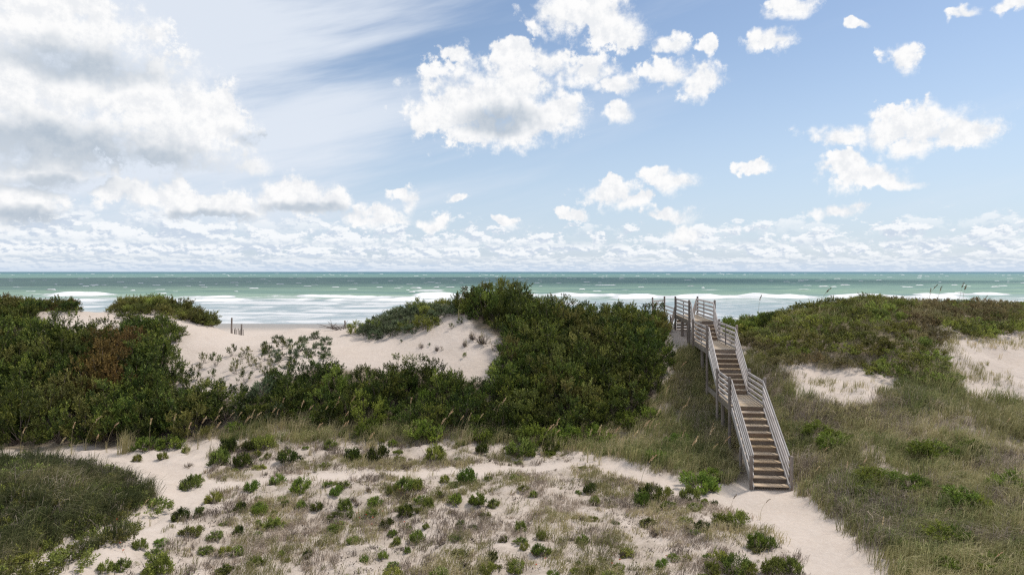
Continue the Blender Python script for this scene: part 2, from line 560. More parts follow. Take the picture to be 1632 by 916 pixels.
def wood_material(name, a, b, dark, spot=0.0):
    """weathered board, the grain running along the piece's own x axis"""
    m, t, out = new_mat(name)
    tc = t.n('ShaderNodeTexCoord'); oi = t.n('ShaderNodeObjectInfo')
    r = oi.outputs['Random']
    off = t.comb(t.math('MULTIPLY', r, 37.0), t.math('MULTIPLY', r, 91.0), t.math('MULTIPLY', r, 53.0))
    P = t.vmath('ADD', tc.outputs['Object'], off)
    g = t.noise(t.vmath('MULTIPLY', P, (1.6, 26.0, 26.0)), 1.0, 5, .65)
    g2 = t.noise(t.vmath('MULTIPLY', P, (2.5, 5.0, 5.0)), 1.0, 4, .6)
    kn = t.noise(t.vmath('MULTIPLY', P, (7.0, 13.0, 13.0)), 1.0, 1, .4)
    col = t.mix(t.smooth(g, .3, .7), a, b)
    col = t.mix(t.smooth(g2, .46, .72, 0, .55), col, dark)
    col = t.mix(t.smooth(kn, .74, .80, 0, .8), col, (.05, .036, .026))
    hs = t.n('ShaderNodeHueSaturation')
    t.put(hs.inputs['Value'], t.math('MULTIPLY_ADD', t.math('FRACT', t.math('MULTIPLY', r, 5.7)), .44, .76))
    t.put(hs.inputs['Saturation'], t.math('MULTIPLY_ADD', t.math('FRACT', t.math('MULTIPLY', r, 11.3)), .5, .75))
    t.put(hs.inputs['Color'], col)
    pr = t.n('ShaderNodeBsdfPrincipled')
    t.put(pr.inputs['Base Color'], hs.outputs[0])
    pr.inputs['Roughness'].default_value = .85
    pr.inputs['Specular IOR Level'].default_value = .2
    bp = t.n('ShaderNodeBump'); bp.inputs['Strength'].default_value = .5; bp.inputs['Distance'].default_value = .01
    t.put(bp.inputs['Height'], g)
    t.put(pr.inputs['Normal'], bp.outputs[0])
    m.node_tree.links.new(pr.outputs[0], out.inputs[0])
    return m


def plain_material(name, a, b, scale=8.0, rough=.8):
    m, t, out = new_mat(name)
    tc = t.n('ShaderNodeTexCoord')
    c = t.mix(t.smooth(t.noise(tc.outputs['Object'], scale, 4, .6), .3, .7), a, b)
    pr = t.n('ShaderNodeBsdfPrincipled')
    t.put(pr.inputs['Base Color'], c)
    pr.inputs['Roughness'].default_value = rough
    pr.inputs['Specular IOR Level'].default_value = .2
    m.node_tree.links.new(pr.outputs[0], out.inputs[0])
    return m


M = {}
M['sand'] = sand_material()
M['myrtle'] = leaf_material("myrtle_leaf", (.024, .040, .008), (.082, .112, .020), (.27, .30, .055))
M['rust'] = leaf_material("rusty_leaf", (0.07, 0.052, 0.016), (0.175, 0.108, 0.034), (0.27, 0.185, 0.055))
M['olive'] = leaf_material("olive_leaf", (0.068, 0.078, 0.021), (0.165, 0.171, 0.042), (0.307, 0.295, 0.080))
M['grey_leaf'] = leaf_material("grey_green_leaf", (0.062, 0.09, 0.044), (0.14, 0.178, 0.092), (0.27, 0.31, 0.175))
M['bright'] = leaf_material("bright_leaf", (0.092, 0.139, 0.024), (0.191, 0.251, 0.040), (0.330, 0.396, 0.073))
M['brown'] = leaf_material("brownish_leaf", (0.097, 0.083, 0.041), (0.227, 0.186, 0.085), (0.398, 0.323, 0.152))
M['low'] = leaf_material("low_shrub_leaf", (0.105, 0.129, 0.032), (0.243, 0.277, 0.057), (0.436, 0.466, 0.114))
M['grass'] = leaf_material("dune_grass_blade", (.200, .195, .085), (.390, .355, .170), (.62, .52, .32), transl=.33, vary=.05, rough=.7, spec=.15)
M['grass_green'] = leaf_material("green_grass_blade", (.125, .155, .055), (.270, .280, .110), (.49, .435, .22), transl=.33, vary=.05, rough=.7, spec=.15)
M['dry'] = leaf_material("dry_grass_blade", (.195, .158, .132), (.385, .318, .25), (.60, .50, .385), transl=.2, vary=.05, rough=.8, spec=.1)
M['mound_grass'] = leaf_material("mound_grass_blade", (.052, .064, .024), (.125, .138, .052), (.30, .26, .135), transl=.25, vary=.05, rough=.7, spec=.15)
M['litter'] = leaf_material("plant_litter", (.05, .038, .028), (.13, .105, .078), (.26, .21, .16), transl=.0, vary=.05, rough=.9)
M['twig'] = plain_material("bare_twig", (.075, .055, .045), (.17, .135, .115), 9)
M['oat'] = leaf_material("sea_oat_head", (.40, .29, .16), (.58, .44, .27), (.72, .58, .38), transl=.2, vary=.15, rough=.7)
M['oat_dark'] = leaf_material("brown_oat_head", (.13, .09, .055), (.21, .15, .09), (.30, .22, .14), transl=.2, vary=.15, rough=.7)
M['stalk'] = plain_material("oat_stalk", (.27, .24, .12), (.40, .34, .19), 6)
M['rail'] = wood_material("silvered_rail_wood", (.37, .34, .325), (.52, .49, .475), (.24, .21, .20))
M['post'] = wood_material("weathered_post_wood", (.19, .158, .138), (.30, .26, .235), (.11, .088, .075))
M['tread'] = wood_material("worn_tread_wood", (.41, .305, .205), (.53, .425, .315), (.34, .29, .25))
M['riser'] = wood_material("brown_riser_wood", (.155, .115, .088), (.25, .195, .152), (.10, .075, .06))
M['deck'] = wood_material("worn_deck_wood", (.36, .285, .205), (.47, .395, .31), (.31, .27, .235))
M['joist'] = wood_material("joist_wood", (0.181, 0.155, 0.129), (0.284, 0.249, 0.211), (0.103, 0.086, 0.073))
M['picket'] = wood_material("grey_picket_wood", (0.215, 0.189, 0.172), (0.327, 0.297, 0.275), (0.138, 0.116, 0.103))
M['flower'] = leaf_material("blanket_flower_petal", (.42, .03, .01), (.55, .07, .015), (.62, .20, .03), transl=.1, vary=.1)

# ------------------------------------------------------------------ ground and path
PXG, PYG = to_px(XX, np.maximum(YY, 1.0), ZZ)

# where plants cover the ground, as areas of the ground seen in the photograph
Z_RIGHT_GRASS = [[(1150, 770), (1110, 700), (1070, 640), (1070, 560), (1100, 545), (1170, 560), (1235, 575), (1260, 640), (1330, 650), (1400, 645), (1440, 600), (1510, 590), (1545, 625), (1632, 640), (1700, 640),
                  (1750, 960), (1400, 960), (1345, 880), (1300, 815), (1270, 770), (1230, 760)]]
Z_RIGHT_COVER = [[(1195, 505), (1260, 485), (1400, 470), (1560, 470), (1700, 480), (1700, 522), (1610, 528), (1570, 545), (1495, 516), (1488, 560), (1520, 608), (1430, 606), (1380, 590), (1290, 582), (1215, 575), (1180, 540)]]
Z_SAND_SHELF = [[(1238, 594), (1285, 590), (1300, 606), (1340, 602), (1352, 616), (1392, 606), (1412, 620), (1380, 634), (1350, 624), (1322, 644), (1285, 624), (1262, 630)]]
Z_BLOWOUT = [[(1495, 518), (1570, 546), (1632, 528), (1720, 520), (1720, 610), (1632, 625), (1545, 612), (1515, 590), (1490, 555)]]
Z_MOUND = [[(-80, 745), (60, 738), (150, 752), (232, 778), (248, 812), (200, 852), (130, 890), (70, 930), (-80, 1000)]]
Z_THICKET = [[(-80, 480), (50, 485), (60, 540), (140, 540), (200, 520), (262, 560), (262, 600), (330, 630), (390, 640), (430, 605), (520, 585), (620, 585), (720, 600), (790, 605), (800, 545), (730, 500), (720, 490),
              (840, 480), (960, 500), (1050, 512), (1062, 560), (1050, 620), (1000, 680), (900, 700), (800, 690), (600, 690), (480, 680), (400, 680), (300, 705), (200, 714), (-80, 724)]]
Z_FRINGE = [[(300, 705), (400, 672), (480, 665), (620, 672), (800, 680), (930, 690), (1000, 660), (1060, 620), (1075, 560), (1110, 560), (1150, 700), (1175, 768), (1110, 770), (1040, 745), (950, 725), (820, 712), (700, 705), (560, 705), (440, 705)]]
Z_FLAT = [[(440, 705), (700, 705), (950, 728), (1100, 760), (1160, 790), (1290, 870), (1330, 940), (1330, 1000), (60, 1000), (330, 800), (340, 720)]]

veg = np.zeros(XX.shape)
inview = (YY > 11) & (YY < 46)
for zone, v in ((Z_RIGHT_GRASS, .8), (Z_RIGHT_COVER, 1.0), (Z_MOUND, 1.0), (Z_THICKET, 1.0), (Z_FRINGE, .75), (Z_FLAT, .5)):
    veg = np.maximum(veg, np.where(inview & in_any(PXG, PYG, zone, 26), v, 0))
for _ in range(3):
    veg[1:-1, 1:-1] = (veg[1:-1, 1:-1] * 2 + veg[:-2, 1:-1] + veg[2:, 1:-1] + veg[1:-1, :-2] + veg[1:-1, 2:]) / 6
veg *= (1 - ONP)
nx, ny = len(GX), len(GY)
idx = np.arange(nx * ny).reshape(ny, nx)
allq = np.stack([idx[:-1, :-1], idx[:-1, 1:], idx[1:, 1:], idx[1:, :-1]], -1).reshape(-1, 4)
V = np.stack([XX, YY, ZZ], -1).reshape(-1, 3)
onq = (ONP.ravel()[allq].mean(1) > .5)


def sub_mesh(name, qs):
    used, inv = np.unique(qs.ravel(), return_inverse=True)
    me = mk_mesh(name, V[used], inv.reshape(-1, 4), smooth=True)
    vattr(me, "litter", veg.ravel()[used])
    return me


g = link("ground", sub_mesh("ground", allq[~onq]), mat=M['sand'])
tag(g, "pale sand dunes and beach sloping down to the sea", kind="structure")
g = link("path", sub_mesh("path", allq[onq]), mat=M['sand'])
tag(g, "trodden pale sand path winding to the foot of the stair", kind="structure")

# ------------------------------------------------------------------ sea


def sea_material():
    m, t, out = new_mat("green_sea_water")
    geo = t.n('ShaderNodeNewGeometry')
    P = geo.outputs['Position']
    x, y, z = t.sep(P)
    n = t.noise(t.vmath('MULTIPLY', P, (.0012, .006, 0)), 1.0, 4, .6)
    yy = t.math('ADD', y, t.math('MULTIPLY_ADD', n, 300, -150))
    col = t.ramp(t.smooth(yy, 150, 5000, 0, 1, 'LINEAR'), [(0, (0.27, 0.325, 0.35)), (.024, (0.245, 0.31, 0.32)), (.040, (0.215, 0.312, 0.212)), (.09, (0.175, 0.278, 0.198)), (.3, (0.140, 0.245, 0.205)), (.75, (0.097, 0.214, 0.214)), (1, (0.050, 0.143, 0.193))])
    sea_on = t.smooth(y, 300, 350)
    st = t.noise(t.vmath('MULTIPLY', P, (.0040, .018, 0)), 1.0, 5, .62)
    col = t.mix(t.math('MULTIPLY', t.smooth(st, .45, .62, 0, .55), sea_on), col, (0.070, 0.150, 0.140))
    st2 = t.noise(t.vmath('MULTIPLY', P, (.014, .060, 0)), 1.0, 5, .65)
    col = t.mix(t.math('MULTIPLY', t.smooth(st2, .47, .60, 0, .50), sea_on), col, (0.060, 0.128, 0.120))
    st3 = t.noise(t.vmath('MULTIPLY', P, (.010, .045, 0)), 1.0, 5, .65)
    col = t.mix(t.math('MULTIPLY', t.smooth(st3, .55, .70, 0, .40), sea_on), col, (0.25, 0.36, 0.30))
    # foam
    fa = t.n('ShaderNodeAttribute'); fa.attribute_name = "foam"
    f1 = t.noise(t.vmath('MULTIPLY', P, (.050, .080, 0)), 1.0, 8, .70, 1.0)
    f2 = t.noise(t.vmath('MULTIPLY', P, (.16, .55, 0)), 1.0, 5, .65)
    fsum = t.math('ADD', t.math('ADD', t.math('MULTIPLY', f1, .7), t.math('MULTIPLY', f2, .3)), t.math('MULTIPLY_ADD', fa.outputs['Fac'], .75, -.55))
    foam = t.smooth(fsum, .29, .47)
    # whitecaps out at sea
    w1 = t.noise(t.vmath('MULTIPLY', P, (.040, .055, 0)), 1.0, 3, .55)
    w2 = t.noise(t.vmath('MULTIPLY', P, (.0035, .004, 0)), 1.0, 2, .5)
    caps = t.math('MULTIPLY', t.smooth(t.math('ADD', w1, t.math('MULTIPLY_ADD', w2, .16, -.08)), .665, .70), t.smooth(y, 330, 420))
    foam = t.math('MAXIMUM', foam, t.math('MULTIPLY', caps, .9))
    col = t.mix(foam, col, (.56, .575, .59))
    col = t.mix(t.smooth(fa.outputs['Fac'], .75, 1.0), col, (.74, .75, .76))
    df = t.n('ShaderNodeBsdfDiffuse'); t.put(df.inputs[0], col)
    gl = t.n('ShaderNodeBsdfGlossy'); gl.inputs['Roughness'].default_value = .32
    gl.inputs['Color'].default_value = (.85, .92, 1, 1)
    b = t.n('ShaderNodeBump'); b.inputs['Strength'].default_value = .8; b.inputs['Distance'].default_value = .7
    wv = t.math('ADD', t.noise(t.vmath('MULTIPLY', P, (.06, .22, 0)), 1.0, 6, .62), t.math('MULTIPLY', foam, .25))
    t.put(b.inputs['Height'], wv)
    t.put(gl.inputs['Normal'], b.outputs[0]); t.put(df.inputs['Normal'], b.outputs[0])
    mx = t.n('ShaderNodeMixShader')
    t.put(mx.inputs[0], t.math('MULTIPLY_ADD', foam, -.13, .15))
    m.node_tree.links.new(df.outputs[0], mx.inputs[1]); m.node_tree.links.new(gl.outputs[0], mx.inputs[2])
    m.node_tree.links.new(mx.outputs[0], out.inputs[0])
    return m


def build_sea():
    xs = np.concatenate([-np.geomspace(60000, 340, 22), np.arange(-330, 330.1, 1.8), np.geomspace(340, 60000, 22)])
    ys = np.concatenate([np.arange(120, 420, .8), np.arange(420, 700, 5.0), np.geomspace(705, 70000, 50)])
    X, Y = np.meshgrid(xs, ys)
    z = np.full(X.shape, SEA)
    near = (1 - smoothstep(330, 420, np.abs(X)))
    z += near * (1 - smoothstep(450, 700, Y)) * (fbm(X * .02, Y * .09, 41, 4) - .5) * .9 * smoothstep(150, 210, Y)
    z += near * (fbm(X * .012, Y * .05, 45, 2) - .5) * .35 * (1 - smoothstep(420, 690, Y))
    foam = np.interp(Y, [120, 146, 150, 185, 215, 260, 292, 315, 335, 350, 380], [.30, .42, .62, .55, .50, .56, .54, .46, .04, -.2, -.4])
    # breaking crests: line, range of columns, height
    for (y0, xa, xb, h, sl) in [(325, -230, -172, 1.9, .02), (305, -175, 10, 1.1, -.05), (318, -55, 60, 1.7, .03), (290, 40, 110, 1.6, .02), (300, 95, 200, 1.8, -.02), (330, 190, 330, 1.2, .0),
                                (262, -170, -10, 1.0, .03), (238, -120, 40, .8, -.03), (215, -210, 20, .6, .02), (196, -110, 30, .45, .0), (178, -90, 10, .35, .03),
                                (400, -60, -30, .9, 0), (430, 60, 82, .8, 0), (410, 108, 125, .9, 0)]:
        yc = y0 + sl * (X - xa) + (fbm(X * .03, X * 0 + y0, 51, 4) - .5) * 26
        along = smoothstep(xa - 8, xa + 14, X) * (1 - smoothstep(xb - 14, xb + 8, X)) * (.35 + 1.7 * (fbm(X * .06, X * 0 + y0 * 2, 52, 4) - .30))
        d = Y - yc
        prof = np.where(d < 0, np.exp(-(d / 2.2) ** 2), np.exp(-(d / 6.0) ** 2))
        z += h * prof * np.clip(along, 0, 1.2)
        wf = np.where(d < 0, np.exp(-(d / (5 + 4 * h)) ** 2), np.exp(-(d / 1.8) ** 2))
        foam = np.maximum(foam, np.clip(along * 1.25, 0, 1) * wf * (1.15 if h > .9 else .80))
    n_x, n_y = len(xs), len(ys)
    ii = np.arange(n_x * n_y).reshape(n_y, n_x)
    q = np.stack([ii[:-1, :-1], ii[:-1, 1:], ii[1:, 1:], ii[1:, :-1]], -1).reshape(-1, 4)
    me = mk_mesh("sea", np.stack([X, Y, z], -1), q, smooth=True)
    vattr(me, "foam", foam)
    o = link("sea", me, mat=sea_material())
    tag(o, "green sea with white surf breaking along the beach", kind="structure")
    # whitecaps: low crests of foam standing out of the water
    r = np.random.default_rng(71)
    n = 520
    yw = 345 * np.exp(r.uniform(0, 1, n) ** 1.0 * 2.6)
    xw = r.uniform(-.85, .85, n) * yw
    kk = fbm(xw * .004, yw * .006, 72, 3) > r.uniform(.35, .6, n)
    xw, yw = xw[kk], yw[kk]
    n = len(xw)
    ln = r.uniform(.7, 3.0, n) ** 1.1 * (1 + yw / 1100); hw = r.uniform(.2, .6, n) * (1 + yw / 2600); dp = r.uniform(.8, 2.0, n)
    sk = r.normal(size=n) * .6
    vv = []
    for (u, d, h) in ((-1, 0, 0), (-.45, -1, .1), (.4, -.9, .1), (1, sk, 0), (.5, .6, 1.0), (-.1, .8, .75), (-.55, .5, .9), (.3, 1.8, 0), (-.5, 1.8, 0)):
        vv.append(np.stack([xw + u * ln, yw + d * dp, SEA - .12 + (h * hw + .12 * (h > 0))], -1))
    vv = np.stack(vv, 1).reshape(-1, 3)
    b = np.arange(n)[:, None] * 9
    tri = np.concatenate([b + np.array([[i, j, k]]) for i, j, k in ((0, 1, 6), (1, 5, 6), (1, 2, 5), (2, 4, 5), (2, 3, 4), (3, 7, 4), (4, 7, 5), (7, 8, 5), (8, 6, 5), (8, 0, 6))])
    o = link("whitecaps", mk_mesh("whitecaps", vv, None, tri, smooth=True), mat=plain_material("whitecap_foam", (.60, .62, .63), (.72, .73, .74), .2))
    tag(o, "small whitecaps of foam flecking the open green sea", "whitecaps", kind="stuff")


build_sea()

# ------------------------------------------------------------------ cumulus overhead, out over the sea; its shadow lies on the water


def cloud_mesh(seed, rx, ry, rz):
    r = np.random.default_rng(seed)
    nu, nv = 120, 40
    u = np.linspace(0, 2 * math.pi, nu, endpoint=False); v = np.linspace(.02, math.pi - .02, nv)
    U, Vv = np.meshgrid(u, v)
    d = np.stack([np.cos(U) * np.sin(Vv), np.sin(U) * np.sin(Vv), np.cos(Vv)], -1)
    k = 1 + (fbm(d[..., 0] * 2.2 + 5 + seed, d[..., 1] * 2.2 + d[..., 2] * 1.7, seed, 5) - .5) * 1.1
    P = d * k[..., None] * np.array([rx, ry, rz])
    P[..., 2] = np.where(P[..., 2] < 0, P[..., 2] * .3, P[..., 2])
    ii = np.arange(nu * nv).reshape(nv, nu)
    q = np.stack([ii[:-1], np.roll(ii[:-1], -1, 1), np.roll(ii[1:], -1, 1), ii[1:]], -1).reshape(-1, 4)[:, ::-1]
    return mk_mesh("cloud", P, q, smooth=True)


def cloud_material():
    m, t, out = new_mat("cloud_white")
    tc = t.n('ShaderNodeTexCoord')
    c = t.mix(t.noise(tc.outputs['Object'], .01, 5, .6), (.84, .85, .87), (.92, .92, .92))
    df = t.n('ShaderNodeBsdfDiffuse'); t.put(df.inputs[0], c)
    m.node_tree.links.new(df.outputs[0], out.inputs[0])
    return m


M['cloud'] = cloud_material()
CLOUD_ALT = 1300.0
for (sx, sy, rx, ry, seed) in CLOUD_SHADOWS:
    k = (CLOUD_ALT - SEA) / sv.z
    o = link("cloud", cloud_mesh(seed, rx, ry, 160), mat=M['cloud'])
    o.location = (sx + sv.x * k, sy + sv.y * k, CLOUD_ALT)
    tag(o, "broad white cumulus cloud drifting high over the sea", "cloud", "cumulus over the sea")

# ------------------------------------------------------------------ foliage generators


def unit(v):
    return v / np.maximum(np.linalg.norm(v, axis=-1, keepdims=True), 1e-9)


def leaf_quads(base, d, length, width, r, droop=.0):
    n = len(base)
    side = unit(np.cross(d, r.normal(size=(n, 3))))
    nrm = np.cross(side, d)
    L = length[:, None]; W = width[:, None]
    mid = base + d * L * .5 + nrm * L * .06
    tip = base + d * L - np.array([0, 0, 1]) * L * droop
    v = np.stack([base, mid - side * W * .5, tip, mid + side * W * .5], 1).reshape(-1, 3)
    q = np.arange(n * 4).reshape(n, 4)
    return v, q


def tubes(p0, p1, r0, r1, sides=3):
    """tapered sticks as one mesh's worth of quads"""
    n = len(p0)
    d = unit(p1 - p0)
    ref = np.where(np.abs(d[:, 2:3]) > .9, np.array([[1., 0, 0]]), np.array([[0, 0, 1.]]))
    u = unit(np.cross(d, ref)); w = np.cross(d, u)
    rings = []
    for p, rr in ((p0, r0), (p1, r1)):
        for k in range(sides):
            a = 2 * math.pi * k / sides
            rings.append(p + (u * math.cos(a) + w * math.sin(a)) * np.reshape(rr, (-1, 1)))
    v = np.stack(rings, 1).reshape(-1, 3)
    q = []
    for k in range(sides):
        k2 = (k + 1) % sides
        q.append(np.arange(n)[:, None] * 2 * sides + np.array([[k, k2, sides + k2, sides + k]]))
    return v, np.concatenate(q)


def shrub_meshes(name, seed, rad, hgt, n_clump, per_clump, leaves, llen, lwid, clump_r, upright=.6, sprig=.22, low=.05, gap=0.0, twigs=0):
    """one bush: leafy sprigs gathered into uneven clumps on branching stems"""
    r = np.random.default_rng(seed)
    az = r.uniform(0, 2 * math.pi, n_clump)
    up = r.uniform(low, 1, n_clump)
    lump = r.uniform(.68, 1.12, n_clump)
    rr = np.sqrt(1 - up ** 2 * .85) * lump * r.uniform(.55, 1, n_clump) ** .5
    cc = np.stack([np.cos(az) * rr * rad, np.sin(az) * rr * rad, (up * .88 + .04) * hgt * lump], -1)
    ci = np.repeat(np.arange(n_clump), per_clump)
    ns = len(ci)
    off = unit(r.normal(size=(ns, 3))) * (clump_r * r.uniform(.15, 1, ns) ** .5)[:, None] * r.uniform(.6, 1.25, n_clump)[ci][:, None]
    off[:, 2] = off[:, 2] * .8
    sb = cc[ci] + off
    sb[:, 2] = np.maximum(sb[:, 2], .02)
    outw = unit(sb * np.array([1, 1, .35]) + 1e-6)
    sd = unit(outw * (1 - upright) + np.array([0, 0, 1]) * upright + r.normal(size=(ns, 3)) * .28)
    sl = sprig * r.uniform(.6, 1.4, ns)
    li = np.repeat(np.arange(ns), leaves)
    nl = len(li)
    tpos = np.tile(np.linspace(0.05, 1, leaves), ns) + r.normal(size=nl) * .05
    base = sb[li] + sd[li] * (sl[li] * tpos)[:, None]
    rad_d = unit(np.cross(sd[li], r.normal(size=(nl, 3))))
    open_ = (1.0 - .55 * np.clip(tpos, 0, 1))[:, None]
    ld = unit(sd[li] * (.55 + .3 * tpos[:, None]) + rad_d * open_)
    ll = llen * r.uniform(.7, 1.25, nl); lw = lwid * r.uniform(.75, 1.2, nl)
    v, q = leaf_quads(base, ld, ll, lw, r, .08)
    tint = np.clip(r.normal(.34, .17, nl) + (r.normal(0, .13, n_clump))[ci][li] + r.normal(0, .09, ns)[li] + .20 * np.clip(tpos, 0, 1) ** 3, 0, 1)
    fol = mk_mesh(name + "_foliage", v, q, tint=tint)
    # stems: root to clump, clump to sprigs
    k = n_clump
    root = r.normal(size=(k, 3)) * rad * .10; root[:, 2] = -.06
    knee = root * .4 + cc * .5 + r.normal(size=(k, 3)) * rad * .05
    knee[:, 2] = cc[:, 2] * .42
    thick = .011 * max(.45, hgt / 1.3)
    v1, q1 = tubes(root, knee, np.full(k, thick * 1.6), np.full(k, thick), 4)
    v2, q2 = tubes(knee, cc, np.full(k, thick), np.full(k, thick * .5), 3)
    pick = r.choice(ns, min(ns, 90), replace=False)
    v3, q3 = tubes(cc[ci[pick]], sb[pick] + sd[pick] * (sl[pick] * .8)[:, None], np.full(len(pick), thick * .4), np.full(len(pick), thick * .18), 3)
    parts = [(v1, q1), (v2, q2), (v3, q3)]
    if twigs:
        a = r.uniform(2.2, 4.4, twigs)
        b0 = np.stack([np.cos(a) * rad * r.uniform(.2, .8, twigs), np.sin(a) * rad * r.uniform(.2, .8, twigs), np.zeros(twigs)], -1)
        b1 = b0 + np.stack([np.cos(a) * .12, np.sin(a) * .12, r.uniform(.35, .9, twigs) * hgt], -1) + r.normal(size=(twigs, 3)) * .06
        parts.append(tubes(b0, b1, np.full(twigs, .008), np.full(twigs, .004), 3))
    vs, qs, o = [], [], 0
    for a, b in parts:
        vs.append(a); qs.append(b + o); o += len(a)
    st = mk_mesh(name + "_stems", np.concatenate(vs), np.concatenate(qs))
    return fol, st


def place_plant(name, meshes, mat, loc, rz, sc, label, group, cat="shrub", tilt=(0, 0)):
    fol, st = meshes
    e = link(name, None)
    e.empty_display_size = .2
    e.location = loc
    e.rotation_euler = (tilt[0], tilt[1], rz)
    e.scale = sc if isinstance(sc, tuple) else (sc, sc, sc)
    tag(e, label, cat, group)
    f = link("foliage", fol, e)
    # the leaf material sits on the object so that kinds can share a leaf mesh
    if len(fol.materials) == 0:
        fol.materials.append(mat)
    f.material_slots[0].link = 'OBJECT'
    f.material_slots[0].material = mat
    s = link("stems", st, e, M['twig'])
    return e


TALL = [shrub_meshes("tall_shrub", 100 + i, .85, 1.45, 26, 11, 15, .105, .036, .25, upright=.62, sprig=.26, low=.0) for i in range(5)]
MIDS = [shrub_meshes("mid_shrub", 140 + i, .62, .80, 20, 10, 13, .088, .034, .20, upright=.55, sprig=.20, low=.0) for i in range(5)]
MATS = [shrub_meshes("mat_shrub", 170 + i, .70, .42, 24, 9, 10, .070, .034, .17, upright=.5, sprig=.13, low=.0) for i in range(5)]
SMALL = [shrub_meshes("small_shrub", 200 + i, .40, .33, 30, 10, 12, .052, .023, .105, upright=.6, sprig=.10, low=.0, twigs=34) for i in range(6)]
SPARSE = [shrub_meshes("sparse_shrub", 230 + i, .40, .75, 9, 5, 9, .085, .036, .12, upright=.7, sprig=.16, low=.15) for i in range(4)]
TWIGGY = [shrub_meshes("twiggy_shrub", 250 + i, .36, .30, 8, 4, 6, .045, .018, .10, upright=.6, sprig=.10, low=.0, twigs=70) for i in range(3)]


def scatter(polys, n_try, spacing, seed, pad=1.0):
    """ground points seen inside the photo areas, no two closer than the spacing"""
    r = np.random.default_rng(seed)
    allp = np.concatenate([np.array(p) for p in polys])
    lo, hi = allp.min(0), allp.max(0)
    px = r.uniform(lo[0], hi[0], n_try); py = r.uniform(lo[1], hi[1], n_try)
    k = in_any(px, py, polys)
    x, y, z = ground_at(px[k], py[k])
    out = []
    for X, Y, Z in zip(x, y, z):
        if np.isnan(Y):
            continue
        sp = spacing
        if all((X - a) ** 2 + (Y - b) ** 2 > sp * sp for a, b, c in out):
            out.append((float(X), float(Y), float(Z)))
    return out


def stand(name, polys, n_try, spacing, seed, meshes, mats, size, label, group, cat="shrub", squash=(.85, 1.2), sink=.05, pick=None):
    pts = scatter(polys, n_try, spacing, seed)
    rr = random.Random(seed)
    for (x, y, z) in pts:
        px, py = to_px(x, y, z)
        s = rr.uniform(*size)
        lab, grp, mat = label, group, (mats[0] if mats else None)
        u = rr.random()
        if pick is not None:
            lab, grp, mat, sm = pick(px, py, u, rr)
            s *= sm
        elif len(mats) > 1 and u < .3:
            mat = mats[1]
        place_plant(name, rr.choice(meshes), mat, (x, y, z - sink), rr.uniform(0, 6.28), (s, s, s * rr.uniform(*squash)), lab, grp, cat)
    return len(pts)


# --- the thicket beside the sandy gap (left in the photograph)
def pick_left(px, py, u, rr):
    fbrown = float(fbm(np.array(px / 95.0), np.array(py / 60.0), 77, 2))
    if fbrown > .58 and py < 640:
        return ("rust-tinged wax myrtle shrub among green ones in the thicket facing the sand gap", "rusty shrubs of the broad thicket", M['rust'], 1.0)
    if u < .22:
        return ("olive green shrub woven into the broad thicket beside the sand gap", "olive shrubs of the broad thicket", M['olive'], 1.0)
    if py > 672:
        return ("dense dark green wax myrtle shrub at the sandy foot of the broad thicket", "dark shrubs at the foot of the broad thicket", M['myrtle'], 1.0)
    if px > 205:
        return ("dense dark green wax myrtle shrub on the broad thicket's edge facing the sand gap", "dark shrubs on the broad thicket's open edge", M['myrtle'], 1.0)
    if py < 560:
        return ("dense dark green wax myrtle shrub high in the broad thicket below the crest", "dark shrubs high in the broad thicket", M['myrtle'], 1.0)
    return ("dense dark green wax myrtle shrub deep inside the broad thicket", "dark shrubs inside the broad thicket", M['myrtle'], 1.0)


stand("wax_myrtle_shrub", [[(-90, 565), (40, 560), (100, 552), (150, 560), (215, 560), (262, 600), (275, 635), (330, 655), (362, 668), (300, 696), (200, 704), (100, 708), (-90, 716)]],
      3500, .80, 11, TALL, None, (.85, 1.2), "", "", pick=pick_left)
stand("wax_myrtle_shrub", [[(-90, 500), (30, 500), (60, 530), (90, 540), (165, 545), (215, 520), (250, 520), (285, 535), (262, 560), (235, 565), (40, 560), (-90, 565)]],
      2200, .72, 12, MIDS, None, (.8, 1.15), "", "", pick=pick_left)
stand("crest_shrub", [[(-90, 482), (20, 483), (70, 487), (110, 494), (122, 500), (70, 492), (45, 500), (-90, 500)]], 1500, .55, 13, MIDS, [M['olive'], M['myrtle']], (.65, .95),
      "low olive shrub on the dune crest above a bare sand patch", "shrubs on the crest above the sand patch")
stand("crest_shrub", [[(182, 496), (215, 489), (255, 486), (310, 490), (345, 506), (356, 524), (330, 520), (285, 508), (240, 500), (205, 508)]], 2200, .50, 14, MATS + MIDS, [M['olive'], M['low']], (.7, 1.0),
      "low olive green shrub rounding the dune shoulder beside the fence posts", "shrubs on the dune shoulder by the fence posts")

def crest_row(cols, Y0, Y1, meshes, mats, size, label, group, seed, name="crest_shrub"):
    rr = random.Random(seed)
    for c in cols:
        Y = rr.uniform(Y0, Y1)
        x = (c + rr.uniform(-4, 4) - CX) / F * Y
        s_ = rr.uniform(*size)
        place_plant(name, rr.choice(meshes), rr.choice(mats), (x, Y, float(height(x, Y)) - .05), rr.uniform(0, 6.28), (s_, s_, s_ * rr.uniform(.8, 1.1)), label, group)


